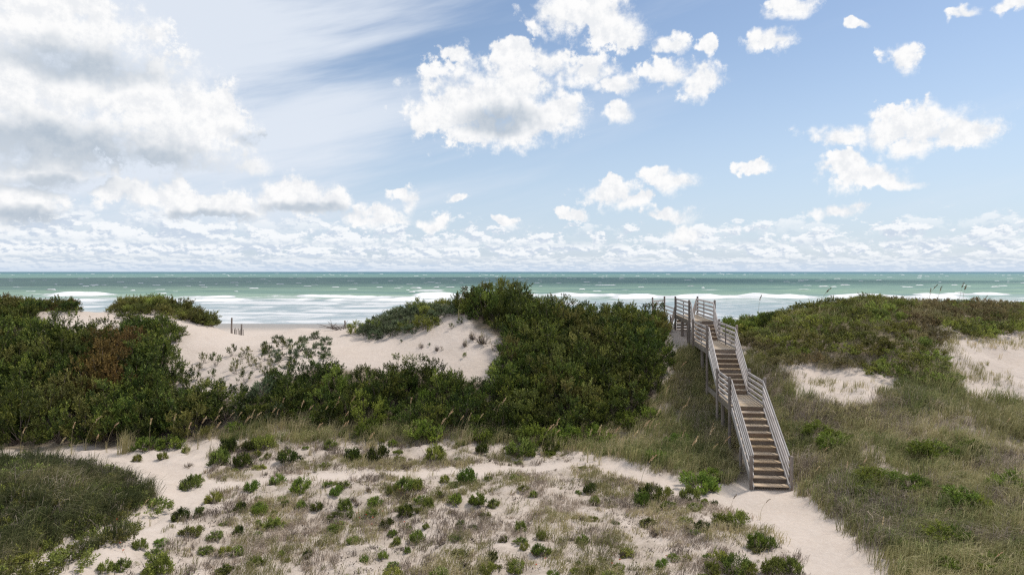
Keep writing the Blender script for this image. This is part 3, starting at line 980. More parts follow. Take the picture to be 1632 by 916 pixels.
crest_row(range(-80, 118, 8), 38.2, 40.2, MIDS, [M['olive'], M['myrtle'], M['rust']], (.7, 1.0), "low olive shrub on the dune crest above a bare sand patch", "shrubs on the crest above the sand patch", 51)
crest_row(range(-80, 60, 12), 36.5, 38.2, MIDS, [M['olive'], M['myrtle']], (.8, 1.1), "low olive shrub on the dune crest above a bare sand patch", "shrubs on the crest above the sand patch", 52)
crest_row(range(196, 340, 7), 40.6, 43.0, MATS + MIDS, [M['olive'], M['low']], (.75, 1.0), "low olive green shrub rounding the dune shoulder beside the fence posts", "shrubs on the dune shoulder by the fence posts", 53)

# --- the dark belt below the open sand slope and the big clump beside the stair
stand("wax_myrtle_shrub", [[(470, 640), (450, 618), (520, 607), (640, 612), (760, 628), (800, 625), (860, 640), (860, 690), (800, 694), (640, 682), (500, 676), (440, 668)]], 3200, .66, 21, TALL + MIDS, None, (.72, 1.0), "", "",
      pick=lambda px, py, u, rr: (("bright green shrub in the belt of bushes below the open sand slope", "bright shrubs of the belt below the sand slope", M['bright'], .85) if u < .16 else
                                  ("dark green shrub on the upper edge of the belt against the open sand slope", "dark shrubs on the belt's upper edge", M['myrtle'], 1.0) if py < 640 else
                                  ("dark green shrub on the grassy lower edge of the belt below the sand slope", "dark shrubs on the belt's lower edge", M['myrtle'], 1.0)))
stand("wax_myrtle_shrub", [[(800, 612), (812, 560), (850, 530), (930, 525), (1010, 530), (1050, 545), (1052, 600), (1030, 640), (985, 672), (930, 690), (860, 694), (800, 660)]], 3600, .74, 22, TALL, None, (.82, 1.15), "", "",
      pick=lambda px, py, u, rr: ((("yellow-tipped olive shrub near the foot of the tall clump by the stair", "olive shrubs low in the tall clump", M['olive'], 1.0) if py > 610 else ("yellow-tipped olive shrub high in the tall clump by the stair", "olive shrubs high in the tall clump", M['olive'], 1.0)) if u < .25 else
                                  ("glossy dark green shrub of the tall clump close beside the wooden stair", "dark shrubs of the clump close to the stair", M['myrtle'], 1.0) if px > 990 else
                                  ("glossy dark green shrub at the grassy foot of the tall clump", "dark shrubs at the foot of the tall clump", M['myrtle'], 1.0) if py > 640 else
                                  ("glossy dark green shrub in the heart of the tall clump beyond the sand slope", "dark shrubs in the heart of the tall clump", M['myrtle'], 1.0)))
stand("wax_myrtle_shrub", [[(738, 492), (770, 484), (850, 486), (900, 505), (960, 515), (1040, 518), (1058, 530), (1000, 532), (930, 528), (850, 532), (815, 552), (790, 522)]], 2400, .62, 23, MIDS + TALL, [M['myrtle'], M['olive']], (.8, 1.05),
      "dark shrub on the summit of the dune between the sand gap and the stair", "shrubs on the middle dune summit")
stand("beach_elder_shrub", [[(566, 532), (590, 520), (640, 500), (690, 492), (738, 490), (742, 500), (700, 510), (690, 524), (650, 532), (600, 540)]], 2600, .50, 24, MIDS, [M['grey_leaf'], M['low']], (.65, .9),
      "grey-green leafy shrub capping the dune above the open sand slope", "grey-green shrubs capping the middle dune", squash=(.75, 1.0))
stand("wax_myrtle_shrub", [[(375, 655), (430, 612), (475, 625), (470, 650), (440, 668), (385, 675)]], 500, .58, 27, MIDS, [M['myrtle'], M['grey_leaf']], (.65, .9),
      "low green shrub bridging the broad thicket and the dark belt", "shrubs bridging the thicket and the belt")
# --- looser plants on the sand shoulder in the gap
stand("beach_elder_shrub", [[(420, 560), (440, 545), (520, 540), (530, 575), (500, 592), (450, 590)]], 160, .75, 25, MIDS, [M['grey_leaf']], (.34, .5),
      "blue-green leafy shrub on the sandy shoulder in the gap", "blue-green shrubs on the sandy shoulder")
stand("sapling_shrub", [[(300, 630), (280, 600), (320, 575), (420, 555), (480, 560), (470, 600), (430, 630), (390, 645)]], 620, .68, 26, SPARSE, [M['myrtle'], M['olive']], (.5, .85),
      "thin dark shrub with bare sand showing between its sprigs in the gap", "thin shrubs on the sandy shoulder")
for (px, py, s, mk, lab) in [(735, 518, .55, 'myrtle', "sprig of dark green leaves alone at the top of the open sand slope"), (719, 525, .45, 'myrtle', "small lone sprig lower at the top of the open sand slope"),
                             (740, 570, .40, 'low', "tiny lone sprig on the open sand slope just above the dark belt"), (640, 546, .30, 'grey_leaf', "tiny grey-green sprig on sand below the capped dune"),
                             (684, 552, .28, 'grey_leaf', "tiny seedling in the middle of the open sand slope"), (800, 556, .5, 'olive', "olive sprig leaning out over the sand from the tall clump"),
                             (1110, 525, .5, 'bright', "bright shrub tight against the upper landing of the stair"), (785, 590, .55, 'olive', "loose sprig between the dark belt and the open sand slope")]:
    x, y, z = [float(a[0]) for a in ground_at(px, py)]
    place_plant("sapling_shrub", random.choice(SPARSE), M[mk], (x, y, z - .03), random.uniform(0, 6), s, lab, None)

for (px, py, s) in [(757, 540, .9), (772, 548, 1.1), (790, 560, 1.0), (745, 552, .7), (668, 556, .6), (700, 560, .6), (806, 566, .9)]:
    x, y, z = [float(a[0]) for a in ground_at(px, py)]
    place_plant("twiggy_shrub", random.choice(TWIGGY), M['brown'], (x, y, z - .03), random.uniform(0, 6), (s, s, s * 1.5), "bare-stemmed wisp of a plant on the open sand slope", "bare wisps on the sand slope")

# --- carpet on the dune beyond the stair
def pick_right(px, py, u, rr):
    b = float(fbm(np.array(px / 70.0), np.array(py / 28.0), 88, 2))
    if b > .60:
        return ("brownish low shrub in the leafy carpet over the dune beyond the stair", "brown shrubs of the dune carpet", M['brown'], .9)
    if u < .45:
        return ("olive low shrub in the leafy carpet over the dune beyond the stair", "olive shrubs of the dune carpet", M['olive'], 1.0)
    if py < 492:
        return ("green low shrub on the skyline of the carpeted dune beyond the stair", "green shrubs on the carpeted dune's skyline", M['low'], 1.0)
    if px > 1470:
        return ("green low shrub of the dune carpet at the edge of the sand blowout", "green carpet shrubs by the blowout", M['low'], 1.0)
    return ("green low shrub in the leafy carpet over the dune beyond the stair", "green shrubs of the dune carpet", M['low'], 1.0)


stand("dune_carpet_shrub", Z_RIGHT_COVER, 9000, .62, 31, MATS, None, (.75, 1.1), "", "", pick=pick_right, squash=(.7, 1.15))
stand("upright_dune_shrub", [[(1150, 512), (1175, 500), (1215, 500), (1235, 510), (1215, 530), (1165, 535)]], 500, .55, 32, SPARSE + MIDS, [M['bright'], M['myrtle']], (.55, .8),
      "bright upright shrub on the dune beside the stair's upper landing", "upright shrubs beside the upper landing")
# bright low bushes in the grass of the slope and at the foot of the thickets
BRIGHT_PX = [(1305, 690, 60, 24), (1330, 705, 60, 26), (1345, 698, 40, 20), (1382, 700, 40, 18), (1470, 722, 70, 24), (1505, 722, 50, 22), (1545, 712, 50, 22), (1385, 762, 60, 26), (1418, 758, 40, 20), (1375, 780, 40, 20), (1450, 770, 60, 24),
             (1530, 795, 70, 34), (1560, 800, 50, 30), (1490, 850, 70, 34), (1520, 855, 60, 32), (1440, 870, 50, 26), (1590, 905, 80, 40), (1620, 890, 60, 36), (1510, 905, 50, 26), (1600, 775, 60, 26), (1620, 765, 60, 26)]
for (px, py, w, h) in BRIGHT_PX:
    x, y, z = [float(a[0]) for a in ground_at(px, py + h * .4)]
    if math.isnan(y):
        continue
    s = w / F * y / .95
    place_plant("bayberry_shrub", random.choice(SMALL), M['bright'], (x, y, z + .02), random.uniform(0, 6), (s * 1.15, s, s * .95), "bright green low bush in the long grass on the slope beyond the stair", "bright bushes in the slope grass")
for (px, py, w, h) in [(232, 708, 40, 24), (272, 706, 40, 22), (374, 680, 30, 18), (680, 684, 60, 30), (655, 682, 34, 22), (500, 668, 40, 22), (1045, 725, 36, 26), (1112, 762, 60, 44), (1135, 752, 36, 32), (1150, 760, 24, 18), (850, 694, 60, 30), (900, 690, 50, 30), (940, 690, 60, 34), (1000, 668, 50, 30), (1035, 660, 40, 24), (590, 682, 46, 24), (770, 694, 40, 24), (1080, 700, 40, 24)]:
    x, y, z = [float(a[0]) for a in ground_at(px, py + h * .4)]
    s = w / F * y / .85
    place_plant("bayberry_shrub", random.choice(SMALL), M['bright'], (x, y, z - .03), random.uniform(0, 6), (s, s, s * 1.05), "fresh green low bush in the grass along the foot of the thickets", "fresh bushes along the foot of the thickets")

# --- single bushes on the sandy flat, read off the photograph (column, row, width, height in pixels)
FLAT = []
for k, (x0, y0, sc, rows) in enumerate([
    (400, 660, 460 / 1632, [(75, 170, 155, 70), (210, 240, 140, 60), (450, 170, 90, 65), (575, 235, 120, 60), (720, 220, 140, 100), (1040, 225, 140, 90), (1310, 200, 95, 60), (1530, 200, 190, 90), (870, 385, 130, 120), (935, 395, 110, 90), (800, 425, 90, 60), (1095, 368, 70, 45),
                            (1225, 355, 140, 90), (150, 370, 100, 60), (285, 395, 130, 95), (20, 405, 50, 45), (485, 432, 85, 60), (1060, 452, 60, 45), (1165, 465, 60, 45), (1280, 485, 110, 65), (1375, 500, 80, 60), (1000, 500, 90, 70), (40, 465, 50, 60), (280, 512, 80, 55),
                            (195, 500, 60, 60), (375, 525, 80, 50), (50, 530, 110, 70), (530, 520, 110, 60), (560, 565, 60, 50), (875, 550, 110, 70), (950, 540, 60, 50), (680, 570, 90, 45), (130, 552, 50, 45), (125, 628, 150, 55), (770, 615, 90, 60), (895, 632, 45, 55), (990, 632, 50, 35),
                            (1185, 610, 60, 50), (1185, 645, 50, 40), (1525, 635, 90, 60), (800, 675, 60, 40), (825, 715, 60, 50), (940, 700, 110, 65), (1425, 703, 60, 45), (320, 787, 70, 60), (885, 770, 50, 40), (1550, 745, 65, 55), (1615, 760, 50, 70), (745, 795, 70, 45),
                            (640, 815, 60, 40), (1500, 850, 110, 90), (1370, 800, 80, 60), (1340, 870, 110, 90), (170, 790, 60, 50), (210, 820, 40, 40), (30, 225, 60, 45), (95, 232, 50, 40), (520, 110, 60, 40), (440, 110, 50, 35), (800, 160, 60, 50), (740, 150, 40, 30)]),
    (840, 660, 460 / 1632, [(25, 215, 60, 60), (130, 195, 110, 70), (190, 170, 100, 50), (360, 420, 90, 60), (35, 450, 60, 45), (385, 495, 80, 45), (735, 540, 50, 50), (700, 440, 150, 110), (650, 485, 120, 80), (780, 440, 110, 90), (920, 460, 130, 70), (1005, 495, 60, 40), (1060, 500, 50, 30),
                            (990, 625, 100, 90), (1090, 590, 110, 90), (1190, 600, 150, 90), (1300, 705, 130, 110), (1370, 725, 110, 90), (1080, 810, 130, 90), (1180, 850, 180, 120), (1050, 880, 120, 70), (1400, 850, 150, 120), (1490, 850, 140, 120), (85, 685, 80, 65), (315, 705, 85, 60), (65, 760, 90, 70),
                            (120, 775, 60, 45), (765, 840, 80, 60), (905, 810, 60, 50), (290, 840, 40, 40), (515, 740, 30, 30), (520, 870, 80, 50), (360, 885, 80, 50), (1260, 870, 110, 90)]),
    (0, 640, 420 / 1394, [(725, 298, 60, 45), (860, 288, 65, 45), (1240, 130, 75, 55), (985, 253, 50, 35), (1210, 240, 120, 70), (1330, 220, 100, 90), (1160, 300, 130, 80), (1285, 318, 120, 70), (1360, 275, 50, 30), (1010, 422, 120, 95), (1045, 398, 70, 70), (1335, 450, 90, 55), (1270, 550, 90, 80),
                          (1370, 560, 80, 90), (1130, 510, 100, 60), (960, 600, 110, 70), (1050, 595, 60, 40), (1045, 685, 80, 60), (1260, 685, 80, 45), (740, 758, 90, 65), (560, 865, 100, 80), (650, 850, 100, 110), (840, 880, 180, 90), (1190, 785, 80, 60), (1255, 785, 80, 60), (1370, 655, 50, 35), (1190, 890, 80, 60)])]):
    FLAT += [(x0 + a * sc, y0 + b * sc, c * sc, d * sc) for a, b, c, d in rows]
gx, gy, gz = ground_at([f[0] for f in FLAT], [f[1] + f[3] * .42 for f in FLAT])
for i, (f, x, y, z) in enumerate(zip(FLAT, gx, gy, gz)):
    if math.isnan(y):
        continue
    wm, hm = f[2] / F * y, f[3] / F * y
    s = wm / .98
    u = random.random()
    if wm > .8:
        lab, grp = "broad green bush with dark twigs spreading on the open sandy flat", "broad bushes on the sandy flat"
    elif wm > .5:
        lab, grp = "knee-high rounded green bush standing alone on the open sandy flat", "rounded bushes on the sandy flat"
    else:
        lab, grp = "small green bushlet standing alone on the open sandy flat", "bushlets on the sandy flat"
    mat = M['low'] if u < .55 else (M['bright'] if u < .8 else M['myrtle'])
    if f[1] > 880 and 1110 < f[0] < 1270:
        mat = M['low']
    place_plant("bayberry_shrub", SMALL[i % len(SMALL)], mat, (float(x), float(y), float(z) - .02), random.uniform(-.5, .5), (s, s, max(.55 * s, min(1.5 * s, hm / .36))), lab, grp)
for (px, py, w) in [(649, 742, 22), (594, 778, 24), (648, 788, 40), (618, 778, 26), (708, 865, 24), (563, 858, 26), (545, 838, 26), (1088, 842, 24), (947, 795, 20), (300, 740, 18), (700, 790, 22), (570, 800, 18), (760, 818, 22), (430, 700, 24), (1160, 880, 30), (985, 880, 26), (860, 880, 26), (500, 880, 28), (620, 905, 24), (460, 850, 26), (1050, 850, 26), (740, 895, 24), (910, 855, 22)]:
    x, y, z = [float(a[0]) for a in ground_at(px, py + 5)]
    s = w / F * y / .75
    place_plant("twiggy_shrub", random.choice(TWIGGY), M['rust'], (x, y, z - .02), random.uniform(0, 6), s, "dark half-bare twiggy bushlet on the open sandy flat", "twiggy bushlets on the sandy flat")
for (x, y, z) in scatter(Z_FLAT, 420, .55, 44):
    if path_dist(np.array(x), np.array(y)) < 1.3:
        continue
    s = random.uniform(.28, .62)
    place_plant("beach_seedling", random.choice(SMALL + TWIGGY), random.choice([M['low'], M['bright'], M['olive']]), (x, y, z - .02), random.uniform(0, 6), (s, s, s * random.uniform(.6, 1.0)), "ankle-high green seedling between the larger bushes of the sandy flat", "seedlings on the sandy flat")
# low bushes buried in the grassy mound
stand("mound_shrub", Z_MOUND, 1500, .70, 41, MATS, [M['low'], M['olive']], (.6, .95), "low green shrub sunk in the grassy mound beside the narrow path", "shrubs in the grassy mound", squash=(.8, 1.1))

# ------------------------------------------------------------------ grass


def grass_mesh(name, roots, hgt, lean, spread, width, seed, tint_mean=.45, tint_sd=.2, wind=(.35, -.05), blades=1):
    """curved blades, two segments each; the blades of a tuft share a lean and a colour"""
    r = np.random.default_rng(seed)
    n = len(roots)
    nt = n // blades
    tid = np.repeat(np.arange(nt), blades)
    h = hgt * r.uniform(.6, 1.25, n)
    ta = r.uniform(0, 2 * math.pi, nt); tl = r.uniform(0, .75, nt) * spread
    ang = r.uniform(0, 2 * math.pi, n)
    out = np.stack([np.cos(ang), np.sin(ang)], -1) * (spread * .75 * r.uniform(.1, 1, n))[:, None] + np.array(wind) * lean
    out += (np.stack([np.cos(ta), np.sin(ta)], -1) * tl[:, None])[tid]
    mid = roots + np.stack([out[:, 0] * h * .35, out[:, 1] * h * .35, h * .58], -1)
    bend = r.uniform(.22, .50, n)
    tip = roots + np.stack([out[:, 0] * h, out[:, 1] * h, h * (1.15 - bend - .25 * np.hypot(out[:, 0], out[:, 1]))], -1)
    tip[:, 2] = np.maximum(tip[:, 2], roots[:, 2] + .05 * h)
    a2 = r.uniform(0, math.pi, n)
    s = np.stack([np.cos(a2), np.sin(a2) * .6, np.zeros(n)], -1) * (width * r.uniform(.6, 1.3, n) * .5)[:, None]
    v = np.stack([roots - s, roots + s, mid - s * .85, mid + s * .85, tip], 1).reshape(-1, 3)
    b = np.arange(n)[:, None] * 5
    q = b + np.array([[0, 1, 3, 2]]); t = b + np.array([[2, 3, 4]])
    tint = np.clip(tint_mean + r.normal(0, tint_sd * 1.0, nt)[tid] + r.normal(0, tint_sd * .6, n) + (fbm(roots[:, 0] * .45, roots[:, 1] * .45, seed, 3) - .5) * 1.3, 0, 1)
    return mk_mesh(name, v, q, t, tint=np.concatenate([tint, tint]))


def tuft_roots(polys, box, n_tuft, blades, tuft_r, seed, keep=None, wherefn=None):
    r = np.random.default_rng(seed)
    x = r.uniform(box[0], box[1], n_tuft); y = r.uniform(box[2], box[3], n_tuft)
    z = height(x, y)
    px, py = to_px(x, y, z)
    k = in_any(px, py, polys, 22) & (path_dist(x, y) > r.uniform(.75, 1.2, n_tuft))
    if wherefn is not None:
        k &= r.uniform(0, 1, n_tuft) < wherefn(x, y, px, py)
    x, y = x[k], y[k]
    sz = r.uniform(.5, 1.3, len(x)) * (.55 + .9 * fbm(x * .9, y * .9, seed + 7, 2))
    bx = np.repeat(x, blades) + r.normal(size=len(x) * blades) * tuft_r * np.repeat(sz, blades)
    by = np.repeat(y, blades) + r.normal(size=len(x) * blades) * tuft_r * np.repeat(sz, blades)
    bz = height(bx, by) - .01
    return np.stack([bx, by, bz], -1), np.repeat(sz, blades)


def not_stair(x, y, px, py):
    cx = 8.6 + (y - 22.6) * .1
    under = (np.abs(x - cx) < .75) & (y > 22.3) & (y < 26)
    return np.where(under, 0.0, 1.0)


def lay_grass(name, polys, box, n_tuft, blades, tuft_r, hgt, lean, spread, width, seed, mat, label, tm=.45, ts=.2, wherefn=None, wind=(.35, -.05), cat="grass"):
    f = (lambda x, y, px, py: not_stair(x, y, px, py) * (1 if wherefn is None else wherefn(x, y, px, py)))
    roots, sz = tuft_roots(polys, box, n_tuft, blades, tuft_r, seed, wherefn=f)
    me = grass_mesh(name, roots, hgt * sz, lean, spread, width, seed + 1, tm, ts, wind, blades)
    o = link(name, me, mat=mat)
    tag(o, label, cat, kind="stuff")
    return len(roots)


cnt = []
patch = lambda s, sc, lo, hi: (lambda x, y, px, py: smoothstep(lo, hi, fbm(x * sc, y * sc, s, 3)))
bare = lambda x, y, px, py: 1 - .60 * in_any(px, py, Z_SAND_SHELF, 60)
cnt.append(lay_grass("dune_grass", Z_RIGHT_GRASS, (6, 27, 13, 36), 24000, 15, .085, .56, 1.0, .70, .014, 300, M['grass'], "long mixed tan and green dune grass over the slope beyond the stair", .45, .22, lambda x, y, px, py: bare(x, y, px, py) * (.30 + .7 * smoothstep(.36, .56, fbm(x * .8, y * .8, 61, 3)))))
cnt.append(lay_grass("green_dune_grass", Z_RIGHT_GRASS, (6, 27, 13, 36), 17000, 14, .08, .56, .9, .7, .015, 310, M['grass_green'], "green dune grass tufts growing through the slope beyond the stair", .4, .2, lambda x, y, px, py: bare(x, y, px, py) * smoothstep(.42, .60, fbm(x * .6, y * .6, 62, 3))))
cnt.append(lay_grass("dry_grass", Z_RIGHT_GRASS, (6, 27, 17, 33), 21000, 15, .09, .50, 1.0, .95, .013, 320, M['dry'], "withered grey-brown grass matted on the slope beyond the stair", .35, .2, lambda x, y, px, py: smoothstep(.42, .58, fbm(x * .5, y * .5, 63, 3)) * (.40 + .60 * smoothstep(630, 650, py) * (1 - smoothstep(700, 740, py)))))
cnt.append(lay_grass("shelf_grass", Z_SAND_SHELF + Z_BLOWOUT, (11, 32, 26, 38), 6500, 12, .08, .38, .8, .5, .012, 330, M['grass'], "sparse grass tufts on the bare sand patches of the dune", .4, .2, lambda x, y, px, py: smoothstep(.36, .60, fbm(x * .9, y * .9, 64, 3)) * .9))
cnt.append(lay_grass("carpet_grass", Z_RIGHT_COVER, (10, 33, 28, 42), 9000, 8, .10, .44, .9, .6, .011, 340, M['grass'], "thin tan and green grass poking out of the leafy dune carpet", .45, .25))
cnt.append(lay_grass("fringe_grass", Z_FRINGE, (-16, 12, 20, 38), 24000, 14, .08, .58, 1.0, .70, .014, 350, M['grass_green'], "long green grass along the foot of the thickets and the stair", .45, .22, lambda x, y, px, py: .18 + .82 * smoothstep(.40, .58, fbm(x * .7, y * .7, 65, 3))))
cnt.append(lay_grass("tan_fringe_grass", Z_FRINGE, (-16, 12, 20, 38), 11000, 12, .08, .60, 1.1, .7, .014, 360, M['grass'], "tan grass bending in the wind along the foot of the thickets", .6, .22))
cnt.append(lay_grass("mound_grass", Z_MOUND, (-22, -7, 13, 28), 9000, 18, .08, .66, .9, .75, .014, 370, M['mound_grass'], "dense dark grass covering the low mound beside the narrow path", .38, .22))
cnt.append(lay_grass("dry_mound_grass", Z_MOUND, (-22, -7, 13, 28), 5000, 14, .08, .62, .9, .8, .012, 380, M['dry'], "dry tan grass mixed over the low mound beside the narrow path", .3, .2, lambda x, y, px, py: .2 + .8 * (y > 22)))
cnt.append(lay_grass("flat_grass", Z_FLAT, (-17, 11, 13, 32), 18000, 14, .07, .25, .9, .9, .012, 390, M['dry'], "short dry grass scattered over the open sandy flat", .4, .22, lambda x, y, px, py: .05 + .95 * smoothstep(.50, .62, fbm(x * .85, y * .85, 66, 4))))
cnt.append(lay_grass("flat_green_grass", Z_FLAT, (-17, 11, 13, 32), 20000, 13, .07, .27, .9, .9, .013, 400, M['grass'], "short grey-green grass scattered over the open sandy flat", .4, .2, lambda x, y, px, py: .05 + .95 * smoothstep(.50, .62, fbm(x * .7, y * .7, 67, 4))))
cnt.append(lay_grass("ground_litter", Z_FLAT + Z_FRINGE, (-17, 11, 13, 32), 16000, 5, .07, .08, .4, 1.6, .018, 410, M['litter'], "dead stalks and leaf litter strewn over the open sandy flat", .4, .25, lambda x, y, px, py: .08 + .92 * smoothstep(.48, .62, fbm(x * 1.1, y * 1.1, 68, 4))))
print("blades", cnt)

# a tall dry clump of grass before the broad thicket
x, y, z = [float(a[0]) for a in ground_at(200, 722)]
r_ = np.random.default_rng(5)
roots = np.stack([r_.normal(size=160) * .14, r_.normal(size=160) * .12, np.zeros(160)], -1)
o = link("grass_clump", grass_mesh("grass_clump", roots, np.full(160, 1.05), .25, .28, .013, 6, .45, .25), mat=M['grass'])
o.location = (x, y, z - .01)
tag(o, "tall fan of stiff grass standing on sand before the broad thicket", "grass clump")

# ------------------------------------------------------------------ sea oats


def oat_meshes(seed, tall):
    r = np.random.default_rng(seed)
    k = 7
    t = np.linspace(0, 1, k)
    bend = r.uniform(.05, .24)
    P = np.stack([bend * tall * t ** 2.2, r.uniform(-.05, .05) * t * tall, tall * t * (1 - .12 * t ** 2)], -1)
    v, q = tubes(P[:-1], P[1:], np.linspace(.007, .005, k - 1), np.linspace(.0065, .0045, k - 1), 3)
    st = mk_mesh("oat_stalk", v, q)
    # the seed head: flat spikelets hung along the bent tip
    n = 30
    u = r.uniform(0, 1, n)
    tipdir = unit(P[-1] - P[-2])
    base = P[-1] + tipdir * (u * tall * .28)[:, None] + np.stack([.5 * u ** 2 * .10, np.zeros(n), -.5 * u ** 2 * .06], -1) * tall
    d = unit(tipdir + r.normal(size=(n, 3)) * .30 + np.array([.18, 0, -.05]))
    v, q = leaf_quads(base, d, r.uniform(.05, .085, n), r.uniform(.022, .034, n), r)
    hd = mk_mesh("oat_head", v, q, tint=np.clip(r.normal(.5, .25, n), 0, 1))
    # a few long leaves at the foot
    n = 9
    lv = grass_mesh("oat_leaves", np.stack([r.normal(size=n) * .03, r.normal(size=n) * .03, np.zeros(n)], -1), np.full(n, tall * .55), .6, .5, .012, seed, .5, .2)
    return st, hd, lv


OATS = [oat_meshes(500 + i, 1.0) for i in range(6)]


def put_oat(px, py, label, group, mat, root_drop=None, tall=None):
    """a stalk whose head shows at the given photo pixel; it stands on the ground below"""
    T = tall or random.uniform(.9, 1.25)
    # find the ground point from which a stalk of this height reaches the pixel row
    best = None
    for yy in np.arange(14, 46, .1):
        zz = float(height((px - CX) / F * yy, yy))
        row = HY - F * (zz + T - CAM_Z) / yy
        e = abs(row - py)
        if best is None or e < best[0]:
            best = (e, yy, zz)
    yy, zz = best[1], best[2]
    e = link("sea_oat", None)
    e.empty_display_size = .2
    e.location = ((px - CX) / F * yy - .14 * T, yy, zz - .02)
    e.scale = (T, T, T)
    e.rotation_euler = (0, 0, random.uniform(-.7, .7))
    tag(e, label, "sea oat", group)
    st, hd, lv = random.choice(OATS)
    link("stalk", st, e, M['stalk'])
    h = link("seed_head", hd, e)
    if len(hd.materials) == 0:
        hd.materials.append(mat)
    h.material_slots[0].link = 'OBJECT'
    h.material_slots[0].material = mat
    link("leaf_blades", lv, e, M['grass'])


def zoomed(x0, y0, sc, pts):
    return [(x0 + a * sc, y0 + b * sc) for a, b in pts]


for p in zoomed(0, 430, 420 / 1166, [(105, 710), (335, 690), (398, 665), (432, 735), (490, 685), (258, 760), (545, 650), (850, 640), (893, 665), (783, 650), (940, 655), (948, 690), (970, 620), (1003, 640), (1053, 630), (1083, 655), (1118, 640), (682, 670), (845, 690)]):
    put_oat(*p, "pale sea oat stalk nodding before the broad dark thicket", "sea oats before the broad thicket", M['oat'])
for p in zoomed(380, 430, 440 / 1390, [(75, 725), (30, 745), (165, 700), (205, 710), (235, 660), (275, 615), (325, 680), (340, 700), (435, 690), (470, 680), (510, 650), (567, 650), (555, 690), (537, 720), (525, 770), (380, 790), (405, 790), (552, 775), (655, 825), (1045, 715), (1062, 705), (1133, 660), (1115, 745), (1165, 740), (1210, 735), (1285, 700), (1310, 690), (1325, 665), (1015, 765), (885, 655)]):
    put_oat(*p, "pale sea oat stalk in front of the dark belt below the sand slope", "sea oats before the dark belt", M['oat'])
for p in zoomed(760, 430, 340 / 1074, [(345, 790), (368, 790), (413, 760), (390, 805), (460, 725), (475, 720), (610, 805), (577, 820), (624, 820), (642, 820), (683, 795), (828, 775), (878, 775), (790, 825), (905, 720), (1015, 680), (925, 440), (1018, 470), (855, 455), (820, 540), (960, 600), (1060, 660)]):
    put_oat(*p, "pale sea oat stalk in the grass between the tall clump and the stair", "sea oats between the tall clump and the stair", M['oat'])
for p in zoomed(840, 660, 460 / 1632, [(1020, 95), (1050, 75), (935, 155), (962, 145), (1032, 175), (1100, 150), (885, 105), (695, 60), (645, 55), (670, 240)]):
    put_oat(*p, "tan sea oat stalk leaning towards the lower flight of the stair", "sea oats beside the lower flight", M['oat'])
for (px, py, lab) in [(1169, 790, "dark lone sea oat on the sand path below the stair post"), (1216, 795, "dark leaning sea oat on the sand path in front of the bottom step"), (225, 800, "pale sea oat at the edge of the grassy mound by the narrow path"), (244, 802, "short pale sea oat between the grassy mound and the narrow path")]:
    put_oat(px, py, lab, None, M['oat_dark'] if 'dark' in lab else M['oat'], tall=.62)
for p in [(1310, 712), (1352, 742), (1490, 690), (1375, 735), (1604, 668), (1560, 690), (1410, 830), (1500, 812), (1580, 880), (1440, 700), (1300, 745)]:
    put_oat(*p, "tan sea oat stalk in the long grass of the slope beyond the stair", "sea oats in the slope grass", M['oat'], tall=.7)
for p in zoomed(600, 420, 500 / 1632, [(1200, 155), (1262, 163), (1330, 160), (1225, 178), (1290, 172), (1430, 142), (1442, 152), (1380, 180), (1450, 178), (1470, 170), (1005, 185), (1125, 175), (435, 140), (445, 150)]):
    put_oat(*p, "brown sea oat head against the surf above the tall clump's crest", "sea oats on the middle dune crest", M['oat_dark'], tall=1.45)
for p in zoomed(1100, 420, 532 / 1632, [(1180, 115), (1225, 122), (1180, 135), (1330, 108), (1350, 120), (350, 130), (648, 132), (1440, 165)]):
    put_oat(*p, "brown sea oat head against the sea above the carpeted dune crest", "sea oats on the carpeted dune crest", M['oat_dark'], tall=1.35)

# ------------------------------------------------------------------ wildflowers on the flat
fl = []
for k in range(9):
    a = np.array([math.cos(k * .698), math.sin(k * .698), .25])
    fl.append(a / np.linalg.norm(a))
v, q = leaf_quads(np.zeros((9, 3)) + np.array([0, 0, .25]), np.array(fl), np.full(9, .028), np.full(9, .02), np.random.default_rng(3))
petal = mk_mesh("petals", v, q, tint=np.linspace(.1, .8, 9))
v, q = tubes(np.array([[0, 0, -.02]]), np.array([[0, 0, .25]]), np.array([.004]), np.array([.003]), 4)
fstem = mk_mesh("flower_stem", v, q)
for (px, py) in [(585, 828), (590, 830), (572, 826), (612, 822), (578, 832), (594, 846), (196, 876), (203, 884), (186, 838), (183, 836), (987, 900), (970, 908), (875, 899), (1062, 898), (860, 908), (640, 838), (1098, 706), (1090, 708)]:
    x, y, z = [float(a[0]) for a in ground_at(px, py + 6)]
    e = link("blanket_flower", None); e.location = (x, y, z); e.empty_display_size = .1
    e.rotation_euler = (.3, .2, random.uniform(0, 6))
    tag(e, "tiny red blanket flower among the low plants of the flat", "flower", "red flowers on the sandy flat")
    link("petals", petal, e, M['flower']); link("stem", fstem, e, M['stalk'])

# ------------------------------------------------------------------ the stair over the dune
BOX = {}


def board_mesh(L, W, T, ch=.004):
    """board along x with slightly eased long edges"""
    key = (round(L, 2), round(W, 3), round(T, 3))
    if key in BOX:
        return BOX[key]
    l, w, t = key[0] / 2, key[1] / 2, key[2] / 2
    prof = [(-w + ch, -t), (w - ch, -t), (w, -t + ch), (w, t - ch), (w - ch, t), (-w + ch, t), (-w, t - ch), (-w, -t + ch)]
    verts = [(-l, a, b) for a, b in prof] + [(l, a, b) for a, b in prof]
    faces = [[k, (k + 1) % 8, 8 + (k + 1) % 8, 8 + k] for k in range(8)] + [list(range(7, -1, -1)), list(range(8, 16))]
    me = bpy.data.meshes.new("board")
    me.from_pydata(verts, [], faces)
    me.update()
    BOX[key] = me
    return me


